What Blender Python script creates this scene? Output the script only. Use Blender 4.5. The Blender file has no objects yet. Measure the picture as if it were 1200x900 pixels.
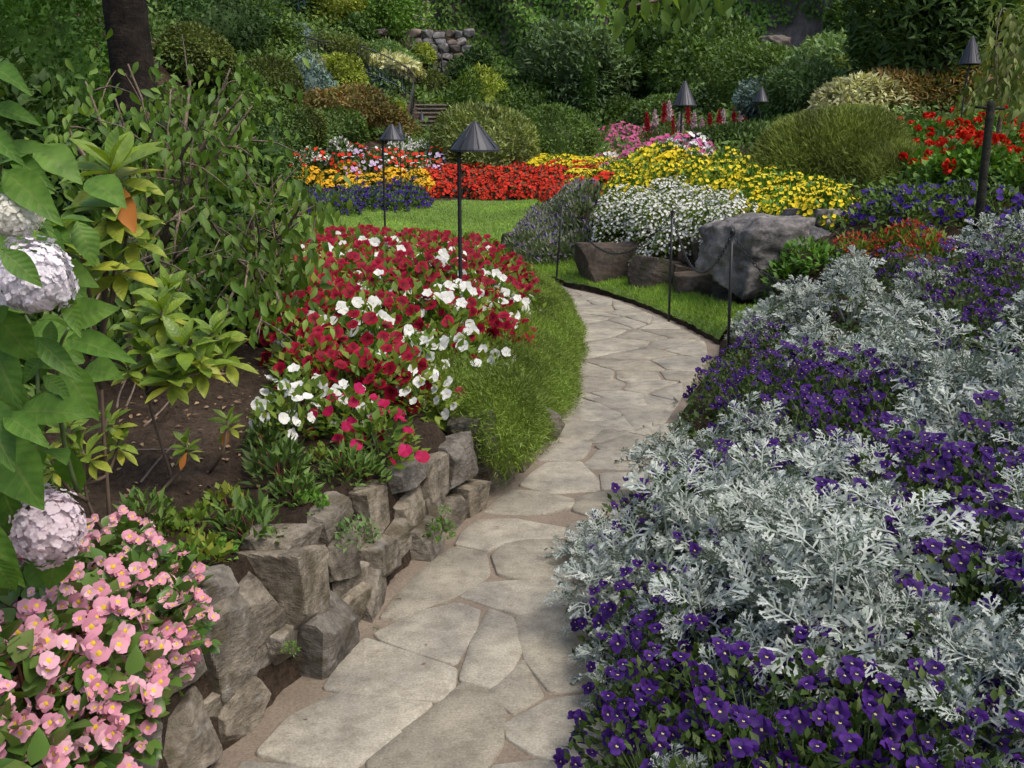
import bpy, math, random
import numpy as np
from mathutils import Vector, Matrix
R_ = math.radians
scene = bpy.context.scene
COL = scene.collection

# ------------------------------------------------------------------ camera, light, exposure
CAM_Z, PITCH, FPX = 1.6, 13.0, 1167.0
cam_d = bpy.data.cameras.new('camera'); cam = bpy.data.objects.new('camera', cam_d); COL.objects.link(cam)
cam_d.sensor_width = 36; cam_d.lens = 36 * FPX / 1200; cam_d.clip_start = .05; cam_d.clip_end = 500
cam.location = (0, 0, CAM_Z); cam.rotation_euler = (R_(90 - PITCH), 0, 0); scene.camera = cam
SUN_EL, SUN_AZ = 58.0, 125.0            # azimuth clockwise from +Y
wd = bpy.data.worlds.new('World'); scene.world = wd; wd.use_nodes = True
wn = wd.node_tree.nodes; bg = wn['Background']
sky = wn.new('ShaderNodeTexSky'); sky.sky_type = 'NISHITA'; sky.sun_disc = False
sky.sun_elevation = R_(SUN_EL); sky.sun_rotation = R_(SUN_AZ); sky.air_density = 1.0; sky.dust_density = 4.0; sky.ozone_density = .6
wd.node_tree.links.new(sky.outputs[0], bg.inputs[0]); bg.inputs[1].default_value = .13
sd = bpy.data.lights.new('sun', 'SUN'); sd.energy = 1.28; sd.angle = R_(22); sd.color = (1, .95, .87)
sun = bpy.data.objects.new('sun', sd); COL.objects.link(sun)
sv = Vector((math.sin(R_(SUN_AZ)) * math.cos(R_(SUN_EL)), math.cos(R_(SUN_AZ)) * math.cos(R_(SUN_EL)), math.sin(R_(SUN_EL))))
sun.rotation_euler = sv.to_track_quat('Z', 'Y').to_euler()
vs = scene.view_settings; vs.view_transform = 'Standard'; vs.look = 'None'; vs.gamma = 1; vs.exposure = .58; vs.use_curve_mapping = False
scene.cycles.max_bounces = 6; scene.cycles.diffuse_bounces = 3; scene.cycles.transmission_bounces = 3; scene.cycles.glossy_bounces = 2
scene.cycles.sample_clamp_indirect = 4; scene.cycles.use_denoising = True

# ------------------------------------------------------------------ maths helpers
rng = np.random.default_rng(7)
cP, sP = math.cos(R_(PITCH)), math.sin(R_(PITCH))
def ray(px, py):
    r = (px - 600) / FPX; u = (450 - py) / FPX
    return np.array([r, cP + u * sP, -sP + u * cP])
def at(px, py, Y):                        # point of the place that lies Y metres ahead
    d = ray(px, py); return np.array([0, 0, CAM_Z]) + d * (Y / d[1])
def ss(a, b, x):
    t = np.clip((np.asarray(x, float) - a) / (b - a), 0, 1); return t * t * (3 - 2 * t)
def nrm(v): return v / np.maximum(np.linalg.norm(v, axis=-1, keepdims=True), 1e-9)
def rnd(n, a, b): return rng.uniform(a, b, n)
def rdir(n): return nrm(rng.normal(size=(n, 3)))
UP = np.array([0, 0, 1.])
def frames(d, up):                        # columns x, y=d, z~up
    y = nrm(d); up = np.broadcast_to(up, y.shape)
    x = nrm(np.cross(y, up) + 1e-6); z = np.cross(x, y)
    return np.stack([x, y, z], axis=-1)
def inst(T, pos, Rm, s):
    """copies of a template (V, F, A) at pos with frames Rm and scales s"""
    V, F, A = T; n = len(pos); t = len(V)
    s = np.asarray(s, float)
    if s.ndim == 1: s = s[:, None]
    W = V[None] * s[:, None, :]
    W = np.einsum('nij,ntj->nti', Rm, W) + pos[:, None, :]
    Fo = (F[None] + (np.arange(n) * t)[:, None, None]).reshape(-1, 3)
    return W.reshape(-1, 3), Fo, np.tile(A, (n, 1))
def build(name, chunks, mats, smooth=True):
    """chunks: (V, F(tri), A, material index) -> one mesh"""
    Vs, Fs, As, Ms, o = [], [], [], [], 0
    for ch in chunks:
        V, F, A, mi = ch
        if len(V) == 0: continue
        Vs.append(V); Fs.append(F + o); As.append(A); Ms.append(np.full(len(F), mi)); o += len(V)
    V = np.concatenate(Vs); F = np.concatenate(Fs); A = np.concatenate(As); Mi = np.concatenate(Ms)
    me = bpy.data.meshes.new(name)
    me.vertices.add(len(V)); me.vertices.foreach_set('co', V.astype(np.float32).ravel())
    me.loops.add(len(F) * 3); me.loops.foreach_set('vertex_index', F.astype(np.int32).ravel())
    me.polygons.add(len(F)); me.polygons.foreach_set('loop_start', (np.arange(len(F)) * 3).astype(np.int32))
    me.polygons.foreach_set('material_index', Mi.astype(np.int32))
    me.polygons.foreach_set('use_smooth', np.full(len(F), smooth))
    at_ = me.attributes.new('luv', 'FLOAT_VECTOR', 'POINT'); at_.data.foreach_set('vector', A.astype(np.float32).ravel())
    for m in mats: me.materials.append(m)
    me.update(calc_edges=True)
    return me
def link(name, me, loc=(0, 0, 0), rz=0., sc=1., parent=None, **props):
    o = bpy.data.objects.new(name, me); COL.objects.link(o)
    o.location = loc; o.rotation_euler = (0, 0, rz); o.scale = (sc, sc, sc)
    if parent is not None: o.parent = parent
    for k, v in props.items(): o[k] = v
    return o
def thing(name, label, category, me=None, loc=(0, 0, 0), rz=0., sc=1., group=None):
    o = link(name, me, loc, rz, sc); o['label'] = label; o['category'] = category
    if group: o['group'] = group
    return o
# ------------------------------------------------------------------ templates
def Tmk(V, F): V = np.array(V, float); return V, np.array(F), V.copy()
def leaf_t(w=.22, droop=.12, fold=.35, n=3, wide=.45):
    """leaf of n stations along y in [0,1]: tri strips left and right of a midrib"""
    ys = np.linspace(0, 1, n + 2)
    V = []; A = []
    for y in ys:
        p = (y / wide) if y < wide else (1 - y) / (1 - wide)
        hw = w * math.sin(min(p, 1) * math.pi / 2) ** 1.05 if 0 < y < 1 else .012
        zc = -droop * y * y + (.012 * math.sin(y * 19) if n > 5 else 0)
        for sx in (-1, 0, 1):
            V.append((sx * hw, y, zc + abs(sx) * hw * fold)); A.append((sx, y, 0))
    F = []
    for i in range(n + 1):
        a = i * 3; b = a + 3
        for k in (0, 1): F += [(a + k, a + k + 1, b + k + 1), (a + k, b + k + 1, b + k)]
    return np.array(V), np.array(F), np.array(A, float)
LEAF4 = Tmk([(0, 0, 0), (-.25, .45, .06), (.25, .45, .06), (0, 1, -.12), (0, .5, -.02)], [(0, 4, 1), (0, 2, 4), (1, 4, 3), (4, 2, 3)])
LEAFN = Tmk([(0, 0, 0), (-.15, .45, .04), (.15, .45, .04), (0, 1, -.15), (0, .5, -.02)], [(0, 4, 1), (0, 2, 4), (1, 4, 3), (4, 2, 3)])
LEAFM = leaf_t(.24, .25, .25, 3)
LEAFR = leaf_t(.2, .2, .3, 4, .58)     # rhododendron
LEAFB = leaf_t(.3, .28, .3, 7, .42)       # hydrangea
BLADE = Tmk([(-.04, 0, 0), (.04, 0, 0), (0, 1, -.1), (-.03, .5, .01), (.03, .5, .01)], [(0, 1, 4), (0, 4, 3), (3, 4, 2)])
def fan(cx, cy, ang, L, w, cup, z0=0., k=6):
    """one rounded petal as a fan, starting near the flower's centre"""
    V = [(0, 0, z0)]
    ca, sa = math.cos(ang), math.sin(ang)
    for i in range(k + 1):
        a = math.pi * (i / k)
        lx = L * (.55 - .45 * math.cos(a)) if False else L * (.18 + .82 * math.sin(a) ** .6)
        ly = -w * math.cos(a)
        lx = max(lx, .1 * L)
        zz = cup * (lx / L) ** 2 * L
        V.append((ca * lx - sa * ly + cx, sa * lx + ca * ly + cy, z0 + zz))
    F = [(0, i + 1, i + 2) for i in range(k)]
    return V, F
def flower_t(petals):
    V, F = [], []
    for p in petals:
        v, f = fan(*p); o = len(V); V += v; F += [tuple(i + o for i in t) for t in f]
    return Tmk(V, F)
def disc_t(r, z, n=6, dome=.5):
    V = [(0, 0, z + r * dome)] + [(r * math.cos(a), r * math.sin(a), z) for a in np.linspace(0, 2 * math.pi, n, endpoint=False)]
    return Tmk(V, [(0, i + 1, (i + 1) % n + 1) for i in range(n)])
FL5 = flower_t([(0, 0, 2 * math.pi * i / 5 + .3, 1, .62, .25 - .12 * (i % 2), .004 * i) for i in range(5)])
FL4 = flower_t([(0, 0, math.pi * i / 2, 1, .5, .18, .02 * (i % 2)) for i in range(4)])
VIOLA = flower_t([(0, 0, R_(62), 1.1, .5, -.15, -.08), (0, 0, R_(118), 1.1, .5, -.05, -.1), (0, 0, R_(8), .95, .42, .35, .04), (0, 0, R_(172), .95, .42, .3, .05), (0, 0, R_(270), 1.0, .62, .3, .08)])
BEGO = flower_t([(0, 0, R_(90), 1.0, .85, .35, 0), (0, 0, R_(270), 1.0, .85, .35, .01), (0, 0, R_(0), .75, .35, .45, .03), (0, 0, R_(180), .75, .35, .45, .04)])
def tube(pts, rad, n=7, cap=True):
    P = np.array(pts, float); rad = np.broadcast_to(np.array(rad, float), (len(P),))
    T = nrm(np.gradient(P, axis=0)); ref = np.array([.3, .9, .1]) if abs(T[0][1]) < .8 else np.array([.9, .1, .3])
    X = nrm(np.cross(T, ref)); Y = np.cross(T, X)
    a = np.linspace(0, 2 * np.pi, n, endpoint=False)
    V = P[:, None] + rad[:, None, None] * (np.cos(a)[None, :, None] * X[:, None] + np.sin(a)[None, :, None] * Y[:, None])
    V = V.reshape(-1, 3); F = []
    m = len(P)
    for i in range(m - 1):
        for j in range(n):
            p, q = i * n + j, i * n + (j + 1) % n
            F += [(p, q, q + n), (p, q + n, p + n)]
    if cap:
        V = np.concatenate([V, P[:1], P[-1:]]); c0, c1 = m * n, m * n + 1
        for j in range(n): F += [(c0, (j + 1) % n, j), (c1, (m - 1) * n + j, (m - 1) * n + (j + 1) % n)]
    return V, np.array(F), np.zeros_like(V)
def lathe(prof, n=20, close=True):
    V = []; F = []
    for r, z in prof:
        for a in np.linspace(0, 2 * math.pi, n, endpoint=False): V.append((r * math.cos(a), r * math.sin(a), z))
    for i in range(len(prof) - 1):
        for j in range(n):
            p, q = i * n + j, i * n + (j + 1) % n
            F += [(p, q, q + n), (p, q + n, p + n)]
    V = np.array(V); return V, np.array(F), np.zeros_like(V)
def boxc(x0, x1, y0, y1, z0, z1):
    V = np.array([(x, y, z) for x in (x0, x1) for y in (y0, y1) for z in (z0, z1)], float)
    F = np.array([(0, 1, 3), (0, 3, 2), (4, 6, 7), (4, 7, 5), (0, 4, 5), (0, 5, 1), (2, 3, 7), (2, 7, 6), (0, 2, 6), (0, 6, 4), (1, 5, 7), (1, 7, 3)])
    return V, F, np.zeros_like(V)
def curve(pts, n=12):
    P = np.array(pts, float); t = np.linspace(0, 1, len(P)); tt = np.linspace(0, 1, n)
    if len(P) < 3: return np.stack([np.interp(tt, t, P[:, k]) for k in range(3)], 1)
    out = []
    for k in range(3):                     # Catmull-Rom
        Q = np.concatenate([[2 * P[0, k] - P[1, k]], P[:, k], [2 * P[-1, k] - P[-2, k]]])
        s = tt * (len(P) - 1); i = np.minimum(s.astype(int), len(P) - 2); u = s - i
        a, b, c, d = Q[i], Q[i + 1], Q[i + 2], Q[i + 3]
        out.append(.5 * (2 * b + (c - a) * u + (2 * a - 5 * b + 4 * c - d) * u ** 2 + (3 * b - a - 3 * c + d) * u ** 3))
    return np.stack(out, 1)

# ------------------------------------------------------------------ materials
def base_mat(name):
    m = bpy.data.materials.new(name); m.use_nodes = True
    nt = m.node_tree; p = nt.nodes['Principled BSDF']; return m, nt, nt.nodes, nt.links, p
def ramp(nt, cols, pos=None):
    r = nt.nodes.new('ShaderNodeValToRGB'); cr = r.color_ramp
    pos = pos or list(np.linspace(0, 1, len(cols)))
    while len(cr.elements) < len(cols): cr.elements.new(.5)
    for e, c, q in zip(cr.elements, cols, pos): e.position = q; e.color = (*c, 1)
    return r
def mixc(nt, a, b, f, mode='MIX'):
    m = nt.nodes.new('ShaderNodeMix'); m.data_type = 'RGBA'; m.blend_type = mode
    for sock, v in ((m.inputs[0], f), (m.inputs[6], a), (m.inputs[7], b)):
        if hasattr(v, 'node'): nt.links.new(v, sock)
        elif isinstance(v, (int, float)): sock.default_value = v
        else: sock.default_value = (*v, 1)
    return m.outputs[2]
def math_(nt, op, a, b=0.):
    m = nt.nodes.new('ShaderNodeMath'); m.operation = op
    for sock, v in ((m.inputs[0], a), (m.inputs[1], b)):
        if hasattr(v, 'node'): nt.links.new(v, sock)
        else: sock.default_value = v
    return m.outputs[0]
def noise(nt, scale, detail=3, coord='Object', rough=.55, off=False):
    tc = nt.nodes.new('ShaderNodeTexCoord'); n = nt.nodes.new('ShaderNodeTexNoise')
    n.inputs['Scale'].default_value = scale; n.inputs['Detail'].default_value = detail; n.inputs['Roughness'].default_value = rough
    src = tc.outputs[coord] if coord != 'World' else nt.nodes.new('ShaderNodeNewGeometry').outputs['Position']
    if off:
        oi = nt.nodes.new('ShaderNodeObjectInfo'); ad = nt.nodes.new('ShaderNodeVectorMath'); ad.operation = 'ADD'
        mu = nt.nodes.new('ShaderNodeVectorMath'); mu.operation = 'SCALE'; mu.inputs[0].default_value = (31, 17, 23)
        nt.links.new(oi.outputs['Random'], mu.inputs['Scale']); nt.links.new(src, ad.inputs[0]); nt.links.new(mu.outputs[0], ad.inputs[1]); src = ad.outputs[0]
    nt.links.new(src, n.inputs['Vector']); return n.outputs['Fac']
def bump(nt, h, p, strength=.5, dist=.02):
    b = nt.nodes.new('ShaderNodeBump'); b.inputs['Strength'].default_value = strength; b.inputs['Distance'].default_value = dist
    nt.links.new(h, b.inputs['Height']); nt.links.new(b.outputs[0], p.inputs['Normal']); return b
def leaf_mat(name, cols, rough=.55, tr=.24, spec=.28, vein=None, back=None, patch=0., objr=.35, k=1.8):
    cols = [tuple(min(.85, q * k) for q in c_) for c_ in cols]
    m, nt, N, L, p = base_mat(name)
    g = N.new('ShaderNodeNewGeometry'); oi = N.new('ShaderNodeObjectInfo')
    f = math_(nt, 'ADD', math_(nt, 'MULTIPLY', g.outputs['Random Per Island'], 1 - objr), math_(nt, 'MULTIPLY', oi.outputs['Random'], objr))
    r = ramp(nt, cols); L.new(f, r.inputs[0]); c = r.outputs[0]
    if patch:
        nz = noise(nt, patch, 2, 'World'); rr = ramp(nt, [(.62, .62, .62), (1.3, 1.3, 1.25)], [.35, .65]); L.new(nz, rr.inputs[0])
        c = mixc(nt, c, rr.outputs[0], 1., 'MULTIPLY')
    if vein:
        a = N.new('ShaderNodeAttribute'); a.attribute_name = 'luv'; sx = N.new('ShaderNodeSeparateXYZ'); L.new(a.outputs['Vector'], sx.inputs[0])
        ax = math_(nt, 'ABSOLUTE', sx.outputs[0])
        mid = math_(nt, 'LESS_THAN', ax, .07)
        sv_ = math_(nt, 'FRACT', math_(nt, 'MULTIPLY', math_(nt, 'SUBTRACT', sx.outputs[1], math_(nt, 'MULTIPLY', ax, .16)), 8.))
        side = math_(nt, 'MULTIPLY', math_(nt, 'LESS_THAN', sv_, .13), .5)
        k = math_(nt, 'MAXIMUM', mid, side)
        c = mixc(nt, c, vein, math_(nt, 'MULTIPLY', k, .75))
        nv = noise(nt, 28, 3); rv = ramp(nt, [(.72, .76, .7), (1.2, 1.15, 1.1)], [.35, .65]); L.new(nv, rv.inputs[0]); c = mixc(nt, c, rv.outputs[0], 1., 'MULTIPLY')
        bump(nt, math_(nt, 'ABSOLUTE', math_(nt, 'SUBTRACT', sv_, .5)), p, .35, .004)
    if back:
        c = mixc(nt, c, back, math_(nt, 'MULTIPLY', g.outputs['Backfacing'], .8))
    L.new(c, p.inputs['Base Color']); p.inputs['Roughness'].default_value = rough; p.inputs['Specular IOR Level'].default_value = spec
    if tr:
        t = N.new('ShaderNodeBsdfTranslucent'); L.new(mixc(nt, c, (1.25, 1.2, .55), 1., 'MULTIPLY'), t.inputs[0])
        ms = N.new('ShaderNodeMixShader'); ms.inputs[0].default_value = tr
        L.new(p.outputs[0], ms.inputs[1]); L.new(t.outputs[0], ms.inputs[2]); L.new(ms.outputs[0], N['Material Output'].inputs[0])
    return m
def petal_mat(name, cols, tr=.2, rough=.6, eye=None, eye_r=.3, ring=None):
    m, nt, N, L, p = base_mat(name)
    g = N.new('ShaderNodeNewGeometry'); oi = N.new('ShaderNodeObjectInfo')
    f = math_(nt, 'ADD', math_(nt, 'MULTIPLY', g.outputs['Random Per Island'], .5), math_(nt, 'MULTIPLY', oi.outputs['Random'], .5))
    r = ramp(nt, cols); L.new(f, r.inputs[0]); c = r.outputs[0]
    if eye:
        a = N.new('ShaderNodeAttribute'); a.attribute_name = 'luv'; ln = N.new('ShaderNodeVectorMath'); ln.operation = 'LENGTH'; L.new(a.outputs['Vector'], ln.inputs[0])
        
        if ring: r2 = ramp(nt, [(1, 1, 1), (0, 0, 0)], [.3, .75]); L.new(ln.outputs['Value'], r2.inputs[0]); c = mixc(nt, c, ring, r2.outputs[0])
        rr = ramp(nt, [(1, 1, 1), (0, 0, 0)], [eye_r * .5, eye_r]); L.new(ln.outputs['Value'], rr.inputs[0]); c = mixc(nt, c, eye, rr.outputs[0])
    L.new(c, p.inputs['Base Color']); p.inputs['Roughness'].default_value = rough; p.inputs['Specular IOR Level'].default_value = .2
    t = N.new('ShaderNodeBsdfTranslucent'); L.new(c, t.inputs[0]); ms = N.new('ShaderNodeMixShader'); ms.inputs[0].default_value = tr
    L.new(p.outputs[0], ms.inputs[1]); L.new(t.outputs[0], ms.inputs[2]); L.new(ms.outputs[0], N['Material Output'].inputs[0])
    return m
def rock_mat(name, cols, scale=6., bs=.6, lichen=None, moss=None):
    m, nt, N, L, p = base_mat(name)
    n1 = noise(nt, scale, 6, off=True, rough=.65); r = ramp(nt, cols, list(np.linspace(.3, .7, len(cols)))); L.new(n1, r.inputs[0]); c = r.outputs[0]
    oi = N.new('ShaderNodeObjectInfo'); rr = ramp(nt, [(.68, .68, .72), (1.15, 1.08, .98)]); L.new(oi.outputs['Random'], rr.inputs[0])
    c = mixc(nt, c, rr.outputs[0], 1., 'MULTIPLY')
    n2 = noise(nt, scale * 5, 4, off=True, rough=.7)
    r2 = ramp(nt, [(.55, .55, .55), (1.25, 1.25, 1.25)], [.3, .7]); L.new(n2, r2.inputs[0]); c = mixc(nt, c, r2.outputs[0], .8, 'MULTIPLY')
    if lichen:
        n3 = noise(nt, scale * 2.3, 5, off=True); r3 = ramp(nt, [(0, 0, 0), (1, 1, 1)], [.58, .7]); L.new(n3, r3.inputs[0]); c = mixc(nt, c, lichen, math_(nt, 'MULTIPLY', r3.outputs[0], .4))
    if moss:
        n4 = noise(nt, scale * 1.2, 5, off=True); r4 = ramp(nt, [(0, 0, 0), (1, 1, 1)], [.52, .62]); L.new(n4, r4.inputs[0]); c = mixc(nt, c, moss, math_(nt, 'MULTIPLY', r4.outputs[0], .75))
    tc = N.new('ShaderNodeTexCoord'); mp = N.new('ShaderNodeMapping'); mp.inputs['Scale'].default_value = (scale * .9, scale * .9, scale * 2.6); mp.inputs['Rotation'].default_value = (.5, .35, .2)
    ns = N.new('ShaderNodeTexNoise'); ns.inputs['Scale'].default_value = 1.; ns.inputs['Detail'].default_value = 7; ns.inputs['Roughness'].default_value = .7; L.new(tc.outputs['Object'], mp.inputs[0]); L.new(mp.outputs[0], ns.inputs['Vector'])
    r5 = ramp(nt, [(.6, .58, .56), (1.2, 1.2, 1.2)], [.36, .62]); L.new(ns.outputs['Fac'], r5.inputs[0]); c = mixc(nt, c, r5.outputs[0], .45, 'MULTIPLY')
    L.new(c, p.inputs['Base Color']); p.inputs['Roughness'].default_value = .9; p.inputs['Specular IOR Level'].default_value = .2
    h = math_(nt, 'ADD', math_(nt, 'ADD', math_(nt, 'MULTIPLY', n1, .5), math_(nt, 'MULTIPLY', ns.outputs['Fac'], .8)), math_(nt, 'MULTIPLY', n2, .35)); bump(nt, h, p, bs, .03)
    return m
def plain_mat(name, c, rough=.5, metal=0., var=.15, scale=20.):
    m, nt, N, L, p = base_mat(name)
    n1 = noise(nt, scale, 4); r = ramp(nt, [tuple(x * (1 - var) for x in c), tuple(min(1, x * (1 + var)) for x in c)], [.3, .7]); L.new(n1, r.inputs[0])
    L.new(r.outputs[0], p.inputs['Base Color']); p.inputs['Roughness'].default_value = rough; p.inputs['Metallic'].default_value = metal
    bump(nt, n1, p, .15, .01); return m
# ------------------------------------------------------------------ terrain
XL = np.array([(-1.1, .3), (-.95, 1.2), (-.82, 2.), (-.74, 2.4), (-.65, 2.71), (-.56, 2.97), (-.42, 3.49), (-.22, 4.11), (0, 4.75), (.25, 5.6), (.41, 6.43), (.5, 7.2), (.55, 7.85), (.62, 9), (.62, 10.), (.52, 11.2), (.2, 12.)])
XR = np.array([(.15, .3), (.2, 1.2), (.29, 2.), (.33, 2.44), (.42, 3.4), (.62, 4.55), (.95, 5.79), (1.3, 6.93), (1.62, 7.8), (1.76, 8.4), (1.58, 9.59), (1.16, 11.24), (.58, 12.37)])
def xl(y): return np.interp(y, XL[:, 1], XL[:, 0])
def xr(y): return np.interp(y, XR[:, 1], XR[:, 0])
HS = [('clipped_hedge','tall clipped green hedge panel at the top of the steps',508,84,138,36,43,'G_CLIP',5000,'LEAF4',.11),('clipped_bush','large dome of clipped dull green bush high on the slope beside the trunk',232,34,92,84,25,'G_CLIP',7000,'LEAF4',.1),('clipped_bush','tall clipped dome in the middle of the slope',316,68,128,72,29,'G_CLIP',7000,'LEAF4',.1),('clipped_bush','low round clipped bush above the small hooded lamp',346,125,168,62,27,'G_CLIP',6000,'LEAF4',.09),('blue_spruce','blue green dwarf spruce beside the cream bush',366,78,128,46,32,'G_BLUE',4500,'LEAFN',.14),('cream_bush','pale cream rounded bush on the slope',358,73,98,36,33,'G_CREAM',3000,'LEAF4',.11),('rusty_shrub','rust tinted shrub in the middle of the slope',402,100,150,80,30,'G_RUST',7000,'LEAF4',.13),('rusty_shrub','rust and green shrub above the mixed flower bed',432,118,166,90,31,'G_RUST',7000,'LEAF4',.13),('leafy_shrub','green and rust shrub left of the steps',385,138,176,90,28.5,'G_MID',6000,'LEAF4',.12),('yellow_bush','small bright yellow bush beside the steps',463,118,138,24,37,'G_YELL',1800,'LEAF4',.12),('leafy_shrub','olive bush beside the small yellow bush',450,116,142,30,36.5,'G_CLIP',2000,'LEAF4',.12),
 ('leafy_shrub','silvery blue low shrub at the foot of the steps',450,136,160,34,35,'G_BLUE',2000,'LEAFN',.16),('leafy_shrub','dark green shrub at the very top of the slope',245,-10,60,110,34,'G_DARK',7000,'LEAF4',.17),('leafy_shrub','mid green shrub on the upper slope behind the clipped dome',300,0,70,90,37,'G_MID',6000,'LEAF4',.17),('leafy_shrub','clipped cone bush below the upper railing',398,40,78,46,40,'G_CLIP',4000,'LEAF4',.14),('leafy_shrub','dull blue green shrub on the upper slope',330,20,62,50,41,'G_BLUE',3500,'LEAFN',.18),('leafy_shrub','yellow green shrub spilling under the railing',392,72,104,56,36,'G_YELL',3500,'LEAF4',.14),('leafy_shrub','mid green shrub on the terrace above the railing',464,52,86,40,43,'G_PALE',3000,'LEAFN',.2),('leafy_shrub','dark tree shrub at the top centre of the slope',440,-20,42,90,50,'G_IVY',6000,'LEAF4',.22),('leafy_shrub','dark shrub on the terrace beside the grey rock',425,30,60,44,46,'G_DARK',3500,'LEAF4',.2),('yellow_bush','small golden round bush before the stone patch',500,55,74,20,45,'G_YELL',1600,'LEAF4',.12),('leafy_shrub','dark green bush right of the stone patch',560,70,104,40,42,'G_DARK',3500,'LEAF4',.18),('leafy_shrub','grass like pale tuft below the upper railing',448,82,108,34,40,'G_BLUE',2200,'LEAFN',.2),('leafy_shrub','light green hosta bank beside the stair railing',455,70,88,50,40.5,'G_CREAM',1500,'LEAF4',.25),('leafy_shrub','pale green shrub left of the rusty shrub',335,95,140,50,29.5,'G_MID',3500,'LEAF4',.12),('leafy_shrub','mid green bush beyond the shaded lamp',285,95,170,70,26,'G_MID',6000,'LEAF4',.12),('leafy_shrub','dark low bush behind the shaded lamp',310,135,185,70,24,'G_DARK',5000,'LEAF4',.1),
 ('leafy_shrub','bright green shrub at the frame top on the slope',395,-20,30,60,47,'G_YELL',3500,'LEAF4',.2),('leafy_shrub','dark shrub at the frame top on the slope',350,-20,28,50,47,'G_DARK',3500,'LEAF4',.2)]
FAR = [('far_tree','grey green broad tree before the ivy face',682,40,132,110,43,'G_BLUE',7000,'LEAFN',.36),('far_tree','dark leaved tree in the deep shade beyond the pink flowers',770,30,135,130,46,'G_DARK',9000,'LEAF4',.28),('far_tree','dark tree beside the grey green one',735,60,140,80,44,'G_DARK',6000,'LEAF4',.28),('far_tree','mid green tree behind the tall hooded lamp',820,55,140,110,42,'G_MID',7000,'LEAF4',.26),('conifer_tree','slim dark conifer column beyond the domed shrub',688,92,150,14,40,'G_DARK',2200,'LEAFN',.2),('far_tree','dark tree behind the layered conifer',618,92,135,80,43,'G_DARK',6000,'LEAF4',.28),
 ('far_shrub','low mid green shrub at the back of the pink bed',730,122,155,60,39,'G_MID',3500,'LEAF4',.17),('far_shrub','low pale shrub behind the red lupins',780,112,145,80,38,'G_MID',4000,'LEAF4',.17),('far_shrub','pale green shrub behind the juniper lamp',865,92,135,80,38,'G_PALE',6000,'LEAF4',.15),('far_shrub','dark green shrub under the bare rock',905,66,125,100,33,'G_MID',7000,'LEAF4',.17),('far_shrub','light green rhododendron at the foot of the ivy',1000,48,125,130,26,'G_PALE',11000,'LEAFN',.2),('far_shrub','pale leaved shrub behind the olive juniper',935,92,140,100,22,'G_PALE',7000,'LEAFN',.16),('far_shrub','cream variegated shrub right behind the olive juniper',990,90,140,70,19.5,'G_CREAM',3500,'LEAFN',.15),('far_shrub','bronze tinted shrub behind the red geraniums',1070,80,150,120,20,'G_RUST',8000,'LEAFN',.14),('far_shrub','dull green shrub behind the lamp with the bent stem',1150,85,150,130,20.5,'G_MID',8000,'LEAFN',.14),('far_shrub','blue green low shrub left of the pale one',905,100,140,60,23,'G_BLUE',4000,'LEAF4',.12),('far_tree','dark layered tree hanging over the lamp with the bent stem',1110,-60,86,120,21,'G_DARK',12000,'LEAFN',.24),('far_tree','yellow green light crowned tree at the frame corner',1170,-70,70,220,23.5,'G_YELL',7000,'LEAFN',.2),('far_tree','mid green tree on the rise beside the ivy face',1010,-10,70,90,33,'G_MID',6000,'LEAF4',.2),('far_shrub','mid green shrub to the side of the far lamps',830,105,152,60,36,'G_DARK',4000,'LEAF4',.17)]
class RBF:
    def __init__(s, pts):
        P = np.array(pts, float); s.P = P[:, :2]; n = len(P)
        K = s.k(np.linalg.norm(s.P[:, None] - s.P[None], axis=-1)) + np.eye(n) * .4
        B = np.concatenate([np.ones((n, 1)), s.P], 1)
        M = np.block([[K, B], [B.T, np.zeros((3, 3))]])
        s.w = np.linalg.solve(M, np.concatenate([P[:, 2], np.zeros(3)]))
    @staticmethod
    def k(r): return np.where(r > 1e-6, r * r * np.log(np.maximum(r, 1e-6)), 0)
    def __call__(s, x, y):
        x = np.asarray(x, float); sh = x.shape; q = np.stack([x.ravel(), np.asarray(y, float).ravel()], 1)
        r = np.linalg.norm(q[:, None] - s.P[None], axis=-1)
        return (s.k(r) @ s.w[:-3] + s.w[-3] + q @ s.w[-2:]).reshape(sh)
HILL = [(-6, 24, .62), (-6, 27, 1.1), (-4, 29, 1.3), (-6.1, 28, 1.45), (-7.5, 30.5, 2.8), (-8.2, 26.5, 3.2), (-8, 20, 2.2), (-6.5, 14, 1.1), (-12, 20, 4.2), (-12, 30, 5.2), (-10, 36, 4.6), (-9.6, 45, 7.6), (-5.8, 45, 5.2), (-14, 42, 8.5), (-7, 55, 9), (-12, 55, 11), (-3.5, 55, 6), (-20, 30, 9), (-5, 33, 1.7), (-5.5, 38, 2.6)]
HILL = [q for q in HILL if q[1] < 24.5 or q[0] < -13 or q[1] > 50]
for q in HS:
    if q[4] < 172: HILL.append(tuple(at(q[2], q[4] - 4, q[6])))
FARP = [tuple(at(q[2], q[4] - 4, q[6])) for q in FAR if q[0] == 'far_shrub']
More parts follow.
